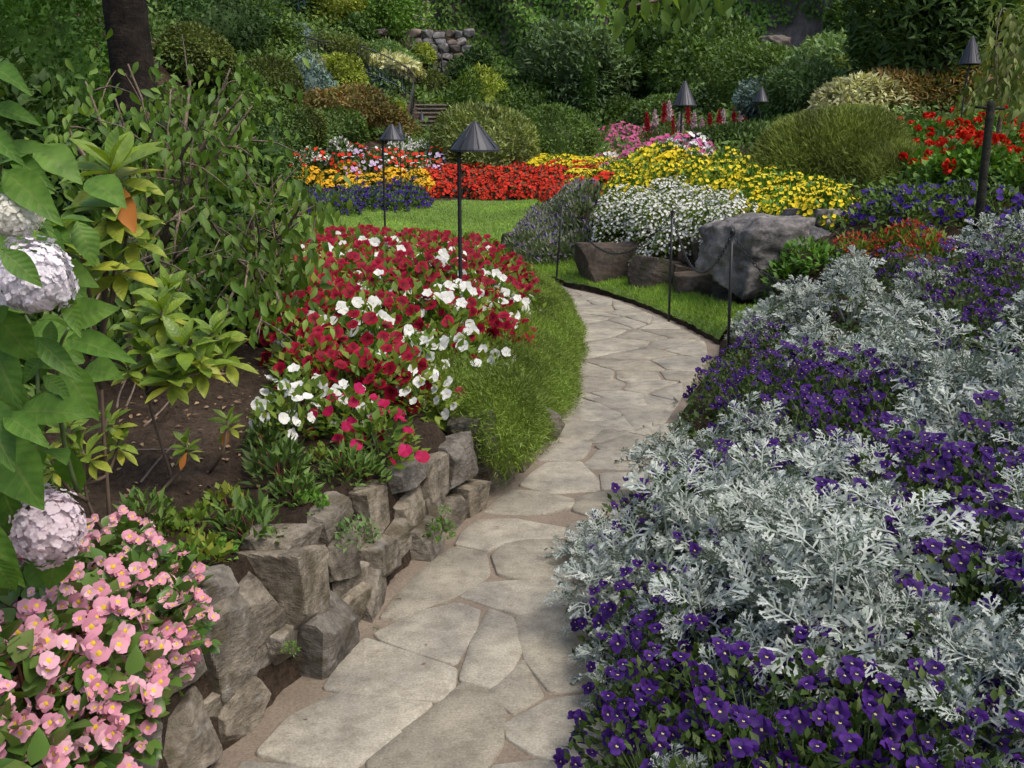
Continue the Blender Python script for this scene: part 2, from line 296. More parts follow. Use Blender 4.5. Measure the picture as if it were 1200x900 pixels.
MAIN = RBF(HILL + FARP + [(-.3, 1, 0), (-.2, 3, 0), (.2, 5, 0), (.8, 7, 0), (1.2, 9, 0), (1, 11, 0), (0, 12.7, .03), (-3, 13.2, .08), (-.5, -3, 0), (3, -3, .1), (-4, -3, .1),
    (.6, 2.5, .06), (1.2, 2.5, .2), (2, 2.5, .3), (.9, 4, .1), (1.6, 4, .25), (2.6, 4, .45), (1.4, 5.5, .15), (2.2, 5.5, .35), (3.2, 5.5, .6), (1.8, 7, .1), (2.6, 7, .42), (3.6, 7, .75), (2.3, 8.3, .25), (3.4, 8.8, .6), (4.3, 9, .82), (5.5, 9, .95), (4.5, 10.5, .85), (6, 11, 1.0), (7, 6, 1.1), (5, 3, .8),
    (2.1, 9.4, .1), (1.7, 10.8, .1), (1.3, 11.9, .1), (.6, 13, .1), (3, 12.5, .75), (3.2, 14, 1.25), (2.2, 14.5, .95), (4, 12.3, .85), (4.5, 13.2, 1.1), (5, 15, 1.45), (6, 13.5, 1.15), (6, 15, 1.4), (7, 17, 1.9), (10, 13, 1.6), (10, 20, 2.4), (2.6, 19, 1.05),
    (-4, 14, .12), (-1, 14.2, .13), (0, 16, .2), (-3, 18, .26), (.3, 19, .3), (-4, 23, .43), (-1.5, 23.5, .45), (.3, 23.5, .45), (1.5, 17, .6), (1.6, 20, .7), (2, 24, .8),
    (-2, 25, .68), (2, 25, .78), (-2, 27, 1.02), (2, 27, 1.08), (4, 27, 1.2), (1, 29, 1.22), (4, 29, 1.3), (3, 34, 1.6), (6, 34, 1.75), (8.5, 34, 1.9), (0, 40, 2.), (5, 42, 2.3), (-3.5, 43, 2.2), (10, 40, 3), (0, 50, 3.6), (8, 50, 4.), (-3.4, 48, 3.4), (13.5, 45, 4.8), (15, 40, 5.4), (14, 30, 3.2), (12, 24, 2.6), (22, 30, 5), (5, 58, 5)])
LEFT = RBF(HILL + [(-1.2, 1, .45), (-1.0, 2, .42), (-.8, 3, .42), (-.4, 4, .42), (0, 5.3, .42), (.3, 7, .42), (.4, 9, .42), (.3, 11, .4), (-1.2, 3.9, .5), (-2, 3, .55), (-2, 5, .6), (-1, 6, .55), (-.8, 8, .55), (-1, 10, .52), (-3, 8, .7), (-3, 11, .6), (-4, 6, .8), (-4, 3, .7), (-3, 1, .6), (-6, 9, 1.1), (-8, 6, 1.5), (-9, 12, 2.4), (-3, 14, .4), (-4.5, 18, .5), (-1, 12.5, .3)])
def H(x, y):
    x = np.asarray(x, float); y = np.asarray(y, float)
    xa, ya = xl(y), xr(y)
    far = ss(11.2, 12.6, y)
    st_ = np.interp(y, [4.3, 5.0], [.17, .95]); m = ss(0, 1, (xa - x - .05) / (st_ - .05)) * (1 - far)
    mn = MAIN(x, y)
    # the terrace behind the rocks steps up
    ry = np.array([8.6, 9.6, 10.4, 11.5, 12.5, 13.8, 15.5, 24]); rx = np.array([2.75, 2.45, 2.2, 1.75, 1.3, .85, .75, 1.1])
    d = x - np.interp(y, ry, rx)
    mn = mn + (.4 * ss(-.04, .22, d) * ss(8.9, 9.6, y) * (1 - ss(2.5, 5, d)) * (1 - ss(16, 23, y)))
    z = mn * (1 - m) + LEFT(x, y) * m
    inp = ss(.1, -.02, xa - x) * ss(.1, -.02, x - ya) * (1 - ss(12.2, 12.5, y)) * ss(-1.5, -.5, y)
    z = z * (1 - inp) + (-.05) * inp
    return z
def G(px, py, h=0.):                     # the point of the ground (raised by h) seen at that place in the photograph
    d = ray(px, py); t = np.concatenate([np.arange(1.2, 16, .03), np.arange(16, 75, .15)])
    P = np.array([0, 0, CAM_Z]) + d * t[:, None]
    below = P[:, 2] < H(P[:, 0], P[:, 1]) + h
    i = np.argmax(below) if below.any() else len(t) - 1
    return P[i]
def poly_ground(poly, h=0.): return np.array([G(a, b, h)[:2] for a, b in poly])
def inside(P, poly):
    x, y = P[:, 0], P[:, 1]; c = np.zeros(len(P), bool); n = len(poly)
    for i in range(n):
        x0, y0 = poly[i]; x1, y1 = poly[(i + 1) % n]
        if y0 == y1: continue
        c ^= ((y0 > y) != (y1 > y)) & (x < (x1 - x0) * (y - y0) / (y1 - y0) + x0)
    return c
def scatter(poly, gap, most=400):         # plants set out about gap apart inside a bed's outline
    poly = np.array(poly); lo, hi = poly.min(0), poly.max(0); out = []
    for j, y in enumerate(np.arange(lo[1], hi[1] + gap, gap * .87)):
        for x in np.arange(lo[0] - gap, hi[0] + gap, gap): out.append((x + (j % 2) * gap / 2, y))
    P = np.array(out) + rng.normal(size=(len(out), 2)) * gap * .2
    P = P[inside(P, poly)]
    if len(P) > most: P = P[np.argsort(np.hypot(P[:, 0], P[:, 1]))[:most]]
    return P
def axis(lo, hi, fine0, fine1, f, c):
    v = [fine0]
    while v[-1] < fine1: v.append(v[-1] + f)
    s = f
    while v[-1] < hi: s = min(s * 1.12, c); v.append(v[-1] + s)
    w = [fine0]; s = f
    while w[-1] > lo: s = min(s * 1.12, c); w.append(w[-1] - s)
    return np.array(w[:0:-1] + v)
gx = axis(-70, 70, -2.2, 3.2, .05, 4.); gy = axis(-30, 90, 1., 14., .06, 4.)
GX, GY = np.meshgrid(gx, gy); GZ = H(GX, GY)
fade = ss(62, 75, np.hypot(GX, GY - 10)); GZ = np.clip(GZ, -1, 14) * (1 - fade) + 12 * fade
nz_ = rng.normal(size=GX.shape) * .012; inpath = (GX > xl(GY) - .05) & (GX < xr(GY) + .05) & (GY < 12.6); nz_[inpath] = 0; GZ = GZ + nz_
V = np.stack([GX, GY, GZ], -1).reshape(-1, 3); nx = len(gx)
ii = (np.arange(len(gy) - 1)[:, None] * nx + np.arange(nx - 1)[None]).ravel()
F = np.concatenate([np.stack([ii, ii + 1, ii + nx + 1], 1), np.stack([ii, ii + nx + 1, ii + nx], 1)])
m, nt, N, L, p = base_mat('soil')
n1 = noise(nt, 1.4, 5, 'World'); n2 = noise(nt, 45, 5, 'World', .7)
r1 = ramp(nt, [(.026, .018, .013), (.055, .04, .029), (.095, .072, .053)], [.3, .5, .72]); L.new(n1, r1.inputs[0])
r2 = ramp(nt, [(.45, .45, .45), (1.5, 1.45, 1.4)], [.3, .72]); L.new(n2, r2.inputs[0])
L.new(mixc(nt, r1.outputs[0], r2.outputs[0], 1., 'MULTIPLY'), p.inputs['Base Color']); p.inputs['Roughness'].default_value = .95; p.inputs['Specular IOR Level'].default_value = .1
bump(nt, n2, p, .9, .03); SOIL = m
link('ground', build('ground', [(V, F, np.zeros_like(V), 0)], [SOIL]), kind='structure')

# ------------------------------------------------------------------ path with its flagstones
def strip(yy, fa, fb, z, nx=8):
    V, F = [], []
    for i, y in enumerate(yy):
        a, b = fa(y), fb(y)
        for k in range(nx + 1):
            x = a + (b - a) * k / nx; V.append((x, y, z))
    for i in range(len(yy) - 1):
        for k in range(nx):
            q = i * (nx + 1) + k; F += [(q, q + 1, q + nx + 2), (q, q + nx + 2, q + nx + 1)]
    V = np.array(V); return V, np.array(F), np.zeros_like(V)
ys_ = np.arange(.3, 12.4, .1)
V, F, A = strip(ys_, lambda y: xl(y) - .3, lambda y: xr(y) + .16, .0)
V[:, 2] += .004 * np.sin(V[:, 0] * 9 + V[:, 1] * 5) + rng.normal(size=len(V)) * .0015
tail = []                                 # it bends to the left behind the bed
for cx, cy, wx, wy in [(.35, 12.15, .16, .35), (-.1, 12.55, .1, .5), (-1, 12.9, .03, .55), (-2.5, 13.1, 0, .55), (-4.5, 13.2, 0, .55)]:
    tail += [(cx - wx, cy - wy, 0), (cx + wx, cy + wy, 0)]
T_ = np.array(tail, float); T_[:, 2] = np.maximum(H(T_[:, 0], T_[:, 1]), 0) + .02
Ft = [t for i in range(4) for t in ((2 * i, 2 * i + 1, 2 * i + 3), (2 * i, 2 * i + 3, 2 * i + 2))]
m, nt, N, L, p = base_mat('sandy_joint')
n1 = noise(nt, 3, 4, 'World'); n2 = noise(nt, 90, 4, 'World', .7)
r1 = ramp(nt, [(.17, .135, .10), (.255, .205, .155)], [.3, .7]); L.new(n1, r1.inputs[0]); r2 = ramp(nt, [(.7, .7, .7), (1.25, 1.25, 1.25)], [.3, .7]); L.new(n2, r2.inputs[0])
L.new(mixc(nt, r1.outputs[0], r2.outputs[0], 1., 'MULTIPLY'), p.inputs['Base Color']); p.inputs['Roughness'].default_value = .95; bump(nt, n2, p, .5, .01)
PATH = link('path', build('path', [(V, F, A, 0), (T_, np.array(Ft), np.zeros_like(T_), 0)], [m]), kind='structure')
m, nt, N, L, p = base_mat('flagstone')
n1 = noise(nt, 2.6, 6, 'World', .6); n2 = noise(nt, 120, 4, 'World', .75); n3 = noise(nt, 14, 6, 'World', .7)
oi = N.new('ShaderNodeObjectInfo')
r0 = ramp(nt, [(.285, .264, .212), (.36, .335, .272), (.41, .385, .318), (.32, .30, .25)]); L.new(oi.outputs['Random'], r0.inputs[0])
r1 = ramp(nt, [(.64, .64, .66), (1.14, 1.12, 1.08)], [.33, .66]); L.new(n1, r1.inputs[0])
r2 = ramp(nt, [(.68, .67, .65), (1.22, 1.22, 1.22)], [.32, .68]); L.new(n2, r2.inputs[0])
r3 = ramp(nt, [(.78, .77, .76), (1.06, 1.06, 1.06)], [.36, .56]); L.new(n3, r3.inputs[0])
c = mixc(nt, mixc(nt, mixc(nt, r0.outputs[0], r1.outputs[0], 1., 'MULTIPLY'), r2.outputs[0], 1., 'MULTIPLY'), r3.outputs[0], 1., 'MULTIPLY')
L.new(c, p.inputs['Base Color']); p.inputs['Roughness'].default_value = .85; p.inputs['Specular IOR Level'].default_value = .25
bump(nt, math_(nt, 'ADD', n3, math_(nt, 'MULTIPLY', n2, .3)), p, .35, .012); FLAG = m
STONES = [[(580,650),(592,638),(617,633),(653,632),(677,650),(682,672),(653,677),(613,677),(587,670)],
 [(543,625),(563,609),(600,607),(633,613),(663,617),(658,628),(627,631),(600,632),(573,643),(537,636)],
 [(533,640),(567,648),(570,670),(550,687),(517,703),(467,723),(448,720),(470,693),(497,667),(523,645)],
 [(543,697),(570,682),(613,680),(653,682),(677,692),(673,703),(640,710),(610,717),(580,708)],
 [(445,740),(493,717),(533,707),(560,715),(553,733),(533,776),(493,763),(450,747)],
 [(573,713),(600,725),(608,760),(600,780),(577,802),(540,793),(557,750)],
 [(607,723),(653,712),(685,713),(712,727),(720,760),(715,800),(647,808),(620,773),(613,743)],
 [(610,772),(632,812),(603,833),(577,810)],
 [(430,747),(483,768),(530,782),(527,803),(517,817),(467,813),(400,808),(385,805),(400,780)],
 [(393,813),(450,817),(503,823),(477,847),(433,880),(413,895),(357,893),(305,880),(340,843)],
 [(543,800),(573,813),(587,833),(582,867),(567,897),(560,930),(437,930),(437,885),(480,853),(520,822)],
 [(597,848),(647,820),(700,813),(722,840),(718,890),(693,895),(633,880),(603,863)],
 [(580,899),(640,893),(720,907),(722,960),(575,960)], [(290,892),(360,903),(420,908),(424,960),(300,975),(262,930)],
 [(683,650),(700,633),(740,636),(760,675),(690,682)], [(672,613),(700,605),(745,606),(750,630),(700,630),(668,628)], [(683,693),(735,686),(745,715),(700,718),(680,708)],
 [(600,574),(630,576),(667,583),(673,590),(633,600),(585,600),(570,598)], [(640,542),(680,540),(697,560),(700,573),(647,576),(610,567)],
 [(663,513),(693,517),(683,533),(673,538),(630,538),(647,522)], [(687,543),(702,527),(743,530),(757,550),(692,548)], [(700,521),(733,510),(767,513),(770,525),(707,526)],
 [(673,493),(720,493),(735,503),(731,510),(690,514),(660,509)], [(680,473),(727,483),(721,491),(673,490)], [(693,467),(753,460),(780,470),(772,492),(742,500),(731,484)],
 [(680,583),(700,577),(742,575),(735,598),(690,601),(673,595)], [(706,554),(757,553),(745,570),(708,572)], [(739,505),(776,496),(790,505),(772,511)]]
def roundp(P, it=2):
    for _ in range(it):
        Q = np.roll(P, -1, 0); P = np.stack([P * .92 + Q * .08, P * .08 + Q * .92], 1).reshape(-1, 2)
    return P
def flagstone(P):
    P = np.array(P); 
    s = np.sum(P[:, 0] * np.roll(P[:, 1], -1) - P[:, 1] * np.roll(P[:, 0], -1))
    if s < 0: P = P[::-1]
    P = roundp(P, 1); Q = []                                  # break long edges, then round the corners
    for a, b in zip(P, np.roll(P, -1, 0)):
        k = max(1, int(np.linalg.norm(b - a) / .12))
        for i in range(k):
            q = a + (b - a) * i / k; Q.append(q + rng.normal(size=2) * (.005 if i else .002))
    P = roundp(np.array(Q), 1); c = P.mean(0); n = len(P)
    top = rnd(1, .0065, .009)[0]; tilt = rng.normal(size=2) * .004
    V = [(c[0], c[1], top)]
    for k, z in ((.5, top), (.965, top), (.99, top - .003), (1.0, -.012)):
        for q in P:
            w = c + (q - c) * k; V.append((w[0], w[1], z + ((w - c) @ tilt if k < 1 else 0)))
    F = [(0, 1 + i, 1 + (i + 1) % n) for i in range(n)]
    for r in range(3):
        for i in range(n):
            a, b = 1 + r * n + i, 1 + r * n + (i + 1) % n; F += [(a, a + n, b + n), (a, b + n, b)]
    V = np.array(V); o = V.copy(); V[:, :2] -= c
    link('flagstone', build('flagstone', [(V, np.array(F), o, 0)], [FLAG]), (c[0], c[1], 0), parent=PATH)
def clip(poly, a, nrm_):
    out = []
    for i in range(len(poly)):
        p, q = poly[i], poly[(i + 1) % len(poly)]; dp, dq = (p - a) @ nrm_, (q - a) @ nrm_
        if dp <= 0: out.append(p)
        if dp * dq < 0: out.append(p + (q - p) * dp / (dp - dq))
    return out
def grow(P, k):
    P = np.array(P); c = P.mean(0); v = P - c; return c + v + nrm(v) * k
for S in STONES: flagstone(grow([G0[:2] for G0 in (np.array([0, 0, CAM_Z]) + ray(a, b) * ((.01 - CAM_Z) / ray(a, b)[2]) for a, b in S)], .022))
# further on the stones are irregular cells across the path
seeds = []
y = 5.6; row = 0
while y < 12.2:
    w = xr(y) - xl(y); k = 3 if row % 2 == 0 else 2
    for i in range(k):
        t = (i + .5) / k; seeds.append((w * t + xl(y) + rng.normal() * .1, y + rng.normal() * .14))
    y += .34 + rng.random() * .14; row += 1
seeds = np.array(seeds)
for i, s in enumerate(seeds):
    cell = [s + np.array(q) for q in ((-1, -.8), (1, -.8), (1, .8), (-1, .8))]
    for j, t in enumerate(seeds):
        if i != j and np.linalg.norm(t - s) < 1.6:
            d = nrm((t - s)[None])[0]; cell = clip(cell, (s + t) / 2 - d * rng.uniform(.006, .013), d)
    ok = []
    cell = np.array(cell)
    if len(cell) < 3: continue
    cell[:, 0] = np.clip(cell[:, 0], xl(cell[:, 1]) - .02, xr(cell[:, 1]) - .03); cell[:, 1] = np.maximum(cell[:, 1], 5.42)
    cell = cell[np.linalg.norm(cell - np.roll(cell, 1, 0), axis=1) > .03]
    if len(cell) >= 3: flagstone(cell)

# ------------------------------------------------------------------ rocks
def rock_mesh(name, w, d, h, mat, seed, planes=13, n=30, rough=.018, flat=False):
    g = np.random.default_rng(seed)
    u = np.linspace(-1, 1, n + 1); V = []; F = []; o = 0
    for ax in range(3):
        for sg in (-1, 1):
            a, b = np.meshgrid(u, u); q = np.zeros((n + 1, n + 1, 3)); q[..., ax] = sg; q[..., (ax + 1) % 3] = a * sg; q[..., (ax + 2) % 3] = b
            V.append(q.reshape(-1, 3)); k = (np.arange(n)[:, None] * (n + 1) + np.arange(n)[None]).ravel() + o
            F += [np.stack([k, k + 1, k + n + 2], 1), np.stack([k, k + n + 2, k + n + 1], 1)]; o += (n + 1) ** 2
    D = nrm(np.concatenate(V)); F = np.concatenate(F)
    pn = nrm(np.concatenate([g.normal(size=(planes, 3)), np.eye(3) + g.normal(size=(3, 3)) * .13, -np.eye(3) + g.normal(size=(3, 3)) * .13]))
    ph = np.concatenate([g.uniform(.85, 1.15, planes), g.uniform(.78, .95, 6)])
    c = D @ pn.T; r = np.where(c > .05, ph[None] / np.maximum(c, .05), 9).min(1)
    for f, a in ((2.5, rough), (5, rough * .6), (11, rough * .4), (23, rough * .22)):
        fr = g.normal(size=(5, 3)) * f; phs = g.uniform(0, 6.28, 5); r = r * (1 + a * np.sin(D @ fr.T + phs).sum(1) / 2.2)
    P = D * r[:, None]; P = P / np.abs(P).max(0) * np.array([w, d, h]) / 2
    return build(name, [(P, F, D, 0)], [mat], not flat)
ROCK = rock_mat('wall_stone', [(.065, .06, .052), (.175, .158, .128), (.26, .237, .192), (.36, .335, .285)], 7., 1., lichen=(.36, .35, .32), moss=(.09, .075, .045))
ROCKD = rock_mat('dark_stone', [(.035, .029, .024), (.075, .061, .05), (.125, .103, .083), (.18, .155, .13)], 3., .9, moss=(.05, .055, .028))
ROCKG = rock_mat('grey_boulder', [(.045, .045, .046), (.15, .146, .146), (.26, .253, .25), (.36, .35, .345)], 2.6, 1., lichen=(.42, .4, .38))
def W(px, py):                            # the point of the stone face over the left edge of the path
    d = ray(px, py); t = np.arange(1.5, 9, .01); P = np.array([0, 0, CAM_Z]) + d * t[:, None]
    hit = (P[:, 0] < xl(P[:, 1]) - .03 - .2 * np.clip(P[:, 2], 0, .5)); return P[np.argmax(hit)]
wall = bpy.data.objects.new('stone_wall', None); COL.objects.link(wall); wall.location = (-.6, 3, 0)
wall['label'] = 'low dry stone retaining wall of rough grey brown rocks along the path'; wall['category'] = 'stone wall'
bpy.context.view_layer.update()
WS = [(140,872,165,95),(232,868,95,100),(302,838,66,80),(212,785,80,80),(277,756,95,125),(347,692,98,120),(380,748,120,100),(322,790,28,34),(402,655,52,56),(443,597,50,64),(446,655,76,58),(441,708,54,56),(398,612,40,44),
 (488,604,40,54),(466,640,44,46),(510,570,38,64),(550,590,54,50),(478,560,48,36),(516,596,34,40),(537,542,54,54),(570,540,44,56),(563,503,46,34),(640,520,56,44),(504,642,50,46),(540,622,40,40),(585,560,44,44),(345,640,60,40),(416,690,30,40),(300,800,40,40),(610,560,50,40),(415,725,40,44),(260,835,40,44),(620,535,40,36),(306,722,72,84),(325,765,44,44),(228,738,60,56),(262,700,56,50),(180,800,60,60),(345,745,50,60),(426,628,28,30),(522,545,34,34)]
for i, (a, b, w, h) in enumerate(WS):
    c = W(a, b); k = c[1] / FPX / .97
    if c[2] < .05: c[2] = .05
    me = rock_mesh('stone', w * k * 1.08, max(.26, w * k * .95), h * k * 1.12, ROCK, 100 + i, 8, flat=True)
    o = link('stone', me, (c[0] - (.075 if a < 330 else .05), c[1] + .015, c[2]), rng.uniform(-.15, .15) + math.atan2(.36, .95) * -1, 1., wall)
    o.rotation_euler = (rng.uniform(-.06, .05), rng.uniform(-.1, .1), o.rotation_euler[2] * 1.0)
    o.location = Vector(o.location) - wall.location
# ------------------------------------------------------------------ plant builders
def ell(n, h, rx, ry, lump, shell=.35, seed=0, bell=.42):
    """points through the outer shell of a lumpy crown that stands on z=0, with their outward directions"""
    g = np.random.default_rng(seed)
    D = nrm(g.normal(size=(n, 3))); D = D[D[:, 2] > -.75]
    C = nrm(g.normal(size=(14, 3))); amp = g.uniform(.3, 1, 14)
    bmp = (amp[None] * np.exp(6 * (D @ C.T - 1))).sum(1)
    r = (1 - lump * .5 + lump * bmp) * (1 - shell * g.random(len(D)) ** 2.2)
    P = D * r[:, None] * np.array([rx, ry, h * (1 - bell)]); P[:, 2] += h * bell
    ok = P[:, 2] > .01 * h
    return P[ok], D[ok]
def core(h, rx, ry, lump, k, seed, bell=.42):
    g = np.random.default_rng(seed); n = 20
    th, ph = np.meshgrid(np.linspace(0, np.pi, 13), np.linspace(0, 2 * np.pi, n, endpoint=False), indexing='ij')
    D = np.stack([np.sin(th) * np.cos(ph), np.sin(th) * np.sin(ph), np.cos(th)], -1).reshape(-1, 3)
    g.normal(size=(1, 3)); g = np.random.default_rng(seed + 1); r = k * (1 + lump * .2 * g.normal(size=len(D)))
    P = D * r[:, None] * np.array([rx, ry, h * (1 - bell)]); P[:, 2] = np.maximum(P[:, 2] + h * bell, 0)
    F = []
    for i in range(12):
        for j in range(n):
            a, b = i * n + j, i * n + (j + 1) % n; F += [(a, a + n, b + n), (a, b + n, b)]
    return P, np.array(F), D
def dirs(D, out=1., up=.3, rand=.5):
    return nrm(D * out + UP * up + rng.normal(size=D.shape) * rand)
def crown(h, rx, ry, n, leaf, size, lump=.35, shell=.45, seed=0, out=.7, up=.1, rand=.6, kc=.72, wide=1., mat=0, bell=.42):
    P, D = ell(int(n * 1.2), h, rx, ry, lump, shell, seed, bell)
    d = dirs(D, out, up, rand); Rm = frames(d, nrm(D * .6 + UP * .8 + rng.normal(size=D.shape) * .35))
    s = size * rnd(len(P), .7, 1.3); S = np.stack([s * wide, s, s], 1)
    ch = [(*inst(leaf, P, Rm, S), mat)]
    if kc: ch.append((*core(h, rx, ry, lump, kc, seed, bell), mat))
    return ch
def place(px, ptop, pbot, wpx, Y):
    """real size and position of a plant that shows that tall and wide Y metres off"""
    b = at(px, pbot, Y); t = at(px, ptop, Y); k = Y / FPX / .98
    g = float(H(b[0], b[1])); z0 = min(g, b[2]) - .03
    return b[0], b[1], z0, t[2] - z0, wpx * k / 2
def shrub(name, label, cat, px, ptop, pbot, wpx, Y, mat, n, leaf=LEAF4, size=.1, group=None, ry=None, trunk=None, **kw):
    x, y, z, h, rx = place(px, ptop, pbot, wpx, Y)
    ch = crown(h, rx, ry or rx, n, leaf, size, seed=abs(int(px * 7 + Y)), **kw)
    if trunk is None:
        return thing(name, label, cat, build(name, ch, [mat]), (x, y, z), group=group)
    e = thing(name, label, cat, None, (x, y, z), group=group)
    link('crown', build('crown', ch, [mat]), parent=e)
    lim = [(*tube(curve([(0, 0, 0), (.1 * rx, .05, h * .3), (-.05 * rx, 0, h * .75)], 7), np.linspace(.08, .03, 7) * h * .35), 0)]
    for a in range(5):
        q = a * 1.3; lim.append((*tube(curve([(.04, 0, h * .25), (rx * .4 * math.cos(q), rx * .4 * math.sin(q), h * .5), (rx * .75 * math.cos(q), rx * .75 * math.sin(q), h * .72)], 6), np.linspace(.04, .012, 6) * h * .35, 5), 0))
    link('trunk', build('trunk', lim, [trunk]), parent=e)
    return e
BARK = rock_mat('bark', [(.012, .01, .008), (.03, .024, .019), (.06, .048, .038)], 9., 1.)
BARKL = rock_mat('grey_twig', [(.13, .1, .075), (.22, .175, .14), (.3, .25, .2)], 20., .5)
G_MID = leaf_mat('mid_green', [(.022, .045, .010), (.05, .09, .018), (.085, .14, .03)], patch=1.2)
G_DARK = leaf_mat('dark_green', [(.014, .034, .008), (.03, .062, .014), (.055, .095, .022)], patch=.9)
G_IVY = leaf_mat('ivy_green', [(.03, .07, .010), (.065, .13, .02), (.11, .18, .032)], patch=.22, tr=.2)
G_CLIP = leaf_mat('clipped_green', [(.03, .045, .010), (.055, .075, .016), (.085, .11, .028)], patch=1.6, rough=.6)
G_OLIVE = leaf_mat('olive_needles', [(.06, .085, .015), (.115, .145, .028), (.18, .21, .06)], patch=1.8, rough=.6, tr=.12)
G_PALE = leaf_mat('pale_green', [(.05, .09, .03), (.09, .15, .05), (.15, .21, .085)], patch=1.)
G_YELL = leaf_mat('yellow_green', [(.07, .11, .012), (.14, .18, .022), (.22, .24, .04)], patch=1.2)
G_BLUE = leaf_mat('blue_green', [(.045, .075, .065), (.08, .125, .11), (.13, .18, .16)], patch=1.5, tr=.1)
G_RUST = leaf_mat('rusty_green', [(.05, .075, .015), (.10, .085, .025), (.17, .075, .03)], patch=.8)
G_SAGE = leaf_mat('sage_green', [(.04, .07, .03), (.075, .12, .05), (.13, .18, .09)], patch=1.)
G_VARI = leaf_mat('variegated', [(.045, .075, .016), (.10, .13, .035), (.24, .26, .1)], patch=1.2)
G_CREAM = leaf_mat('cream_green', [(.12, .14, .06), (.25, .26, .14), (.4, .38, .22)], patch=1.2)
G_FRESH = leaf_mat('fresh_green', [(.03, .075, .010), (.06, .13, .018), (.1, .18, .03)], patch=2)
G_BED = leaf_mat('bedding_green', [(.04, .08, .012), (.09, .14, .02), (.18, .19, .03)], tr=.35)
G_REDDK = leaf_mat('bronze_leaf', [(.03, .018, .012), (.05, .035, .018), (.035, .06, .015)], tr=.15)
G_DROOP = leaf_mat('drooping_leaf', [(.03, .07, .010), (.07, .13, .018), (.13, .185, .03)], tr=.35, spec=.4, patch=1.4)

# ------------------------------------------------------------------ lawn: sheet of turf with blades, and the strip along the path
m, nt, N, L, p = base_mat('turf')
n1 = noise(nt, .8, 4, 'World'); n2 = noise(nt, 30, 4, 'World', .7)
r1 = ramp(nt, [(.1, .185, .022), (.15, .24, .033)], [.3, .7]); L.new(n1, r1.inputs[0]); r2 = ramp(nt, [(.6, .6, .6), (1.35, 1.35, 1.3)], [.3, .7]); L.new(n2, r2.inputs[0])
L.new(mixc(nt, r1.outputs[0], r2.outputs[0], 1., 'MULTIPLY'), p.inputs['Base Color']); p.inputs['Roughness'].default_value = .8; bump(nt, n2, p, 1., .03); TURF = m
GRASS = leaf_mat('grass_blade', [(.075, .145, .014), (.12, .205, .022), (.19, .27, .045)], patch=.7, tr=.2)
def drape(poly, gap, lift):
    poly = np.array(poly); lo, hi = poly.min(0), poly.max(0)
    xs = np.arange(lo[0] - gap, hi[0] + 2 * gap, gap); ys = np.arange(lo[1] - gap, hi[1] + 2 * gap, gap)
    X, Y = np.meshgrid(xs, ys); Z = H(X, Y) + lift; V = np.stack([X, Y, Z], -1).reshape(-1, 3); n = len(xs)
    k = (np.arange(len(ys) - 1)[:, None] * n + np.arange(n - 1)[None]).ravel()
    Q = np.stack([k, k + 1, k + n + 1, k + n], 1); ok = inside(V[Q].mean(1)[:, :2], poly); Q = Q[ok]
    F = np.concatenate([Q[:, [0, 1, 2]], Q[:, [0, 2, 3]]]); return V, F, np.zeros_like(V)
LAWN = [(-5.2, 13.6), (-3, 13.7), (0, 13.45), (.55, 13.0), (.8, 13.6), (.72, 15), (.75, 17), (.9, 20), (1.2, 23.9), (-1, 23.9), (-4, 23.6), (-5.4, 23.6)]
EDGE = [(1.84, 8.5), (1.66, 9.65), (1.24, 11.3), (.66, 12.45), (.3, 12.85), (.55, 13.2), (.95, 13.2), (1.35, 12.4), (1.8, 11.4), (2.2, 10.2), (2.5, 9.4), (2.45, 8.5)]
link('lawn', build('lawn', [(*drape(LAWN, .12, .05), 0)], [TURF]), kind='structure')
ein = curve([(1.78, 8.4, 0), (1.59, 9.65, 0), (1.16, 11.3, 0), (.6, 12.4, 0), (.2, 12.95, 0)], 70); eout = curve([(2.35, 8.4, 0), (2.1, 9.65, 0), (1.62, 11.4, 0), (1.05, 12.9, 0), (.55, 13.9, 0)], 70)
V = []; F = []
for i in range(70):
    wob = .012 * math.sin(i * 1.7) + rng.normal() * .006
    for k in range(-2, 11):
        q = ein[i] + (eout[i] - ein[i]) * max(k, 0) / 10; z = max(float(H(q[0], q[1])), 0) + (.06 if k > 0 else .05)
        V.append((q[0] - (wob if k < 2 else 0), q[1], z if k >= 0 else (.025 if k == -1 else -.06)))
for i in range(69):
    for k in range(12):
        q = i * 13 + k; F.append((q, q + 1, q + 14, q + 13, 0 if k > 1 else 1))
V = np.array(V); F = np.array(F); tri = lambda s: np.concatenate([F[s][:, [0, 1, 2]], F[s][:, [0, 2, 3]]])
link('turf_edging', build('turf_edging', [(V, tri(F[:, 4] == 0), np.zeros_like(V), 0), (V, tri(F[:, 4] == 1), np.zeros_like(V), 1)], [TURF, SOIL]), kind='structure')
EDGE = [tuple(q[:2]) for q in ein] + [tuple(q[:2]) for q in eout[::-1]]
def blades(poly, n, size, lift, width=1., lean=.45):
    poly = np.array(poly); lo, hi = poly.min(0), poly.max(0)
    P = rng.uniform(lo, hi, (n * 3, 2)); P = P[inside(P, poly)][:n]; Z = H(P[:, 0], P[:, 1]) + lift
    Q = np.concatenate([P, Z[:, None]], 1); d = nrm(UP + rng.normal(size=Q.shape) * lean); s = size * rnd(len(Q), .6, 1.3)
    return inst(BLADE, Q, frames(d, rdir(len(Q))), np.stack([s * width, s, s], 1))
link('grass', build('grass', [(*blades(LAWN, 42000, .055, .045, 2.2, .8), 0), (*blades(EDGE, 26000, .04, .06, 1.6, .6), 0)], [GRASS]), kind='stuff')
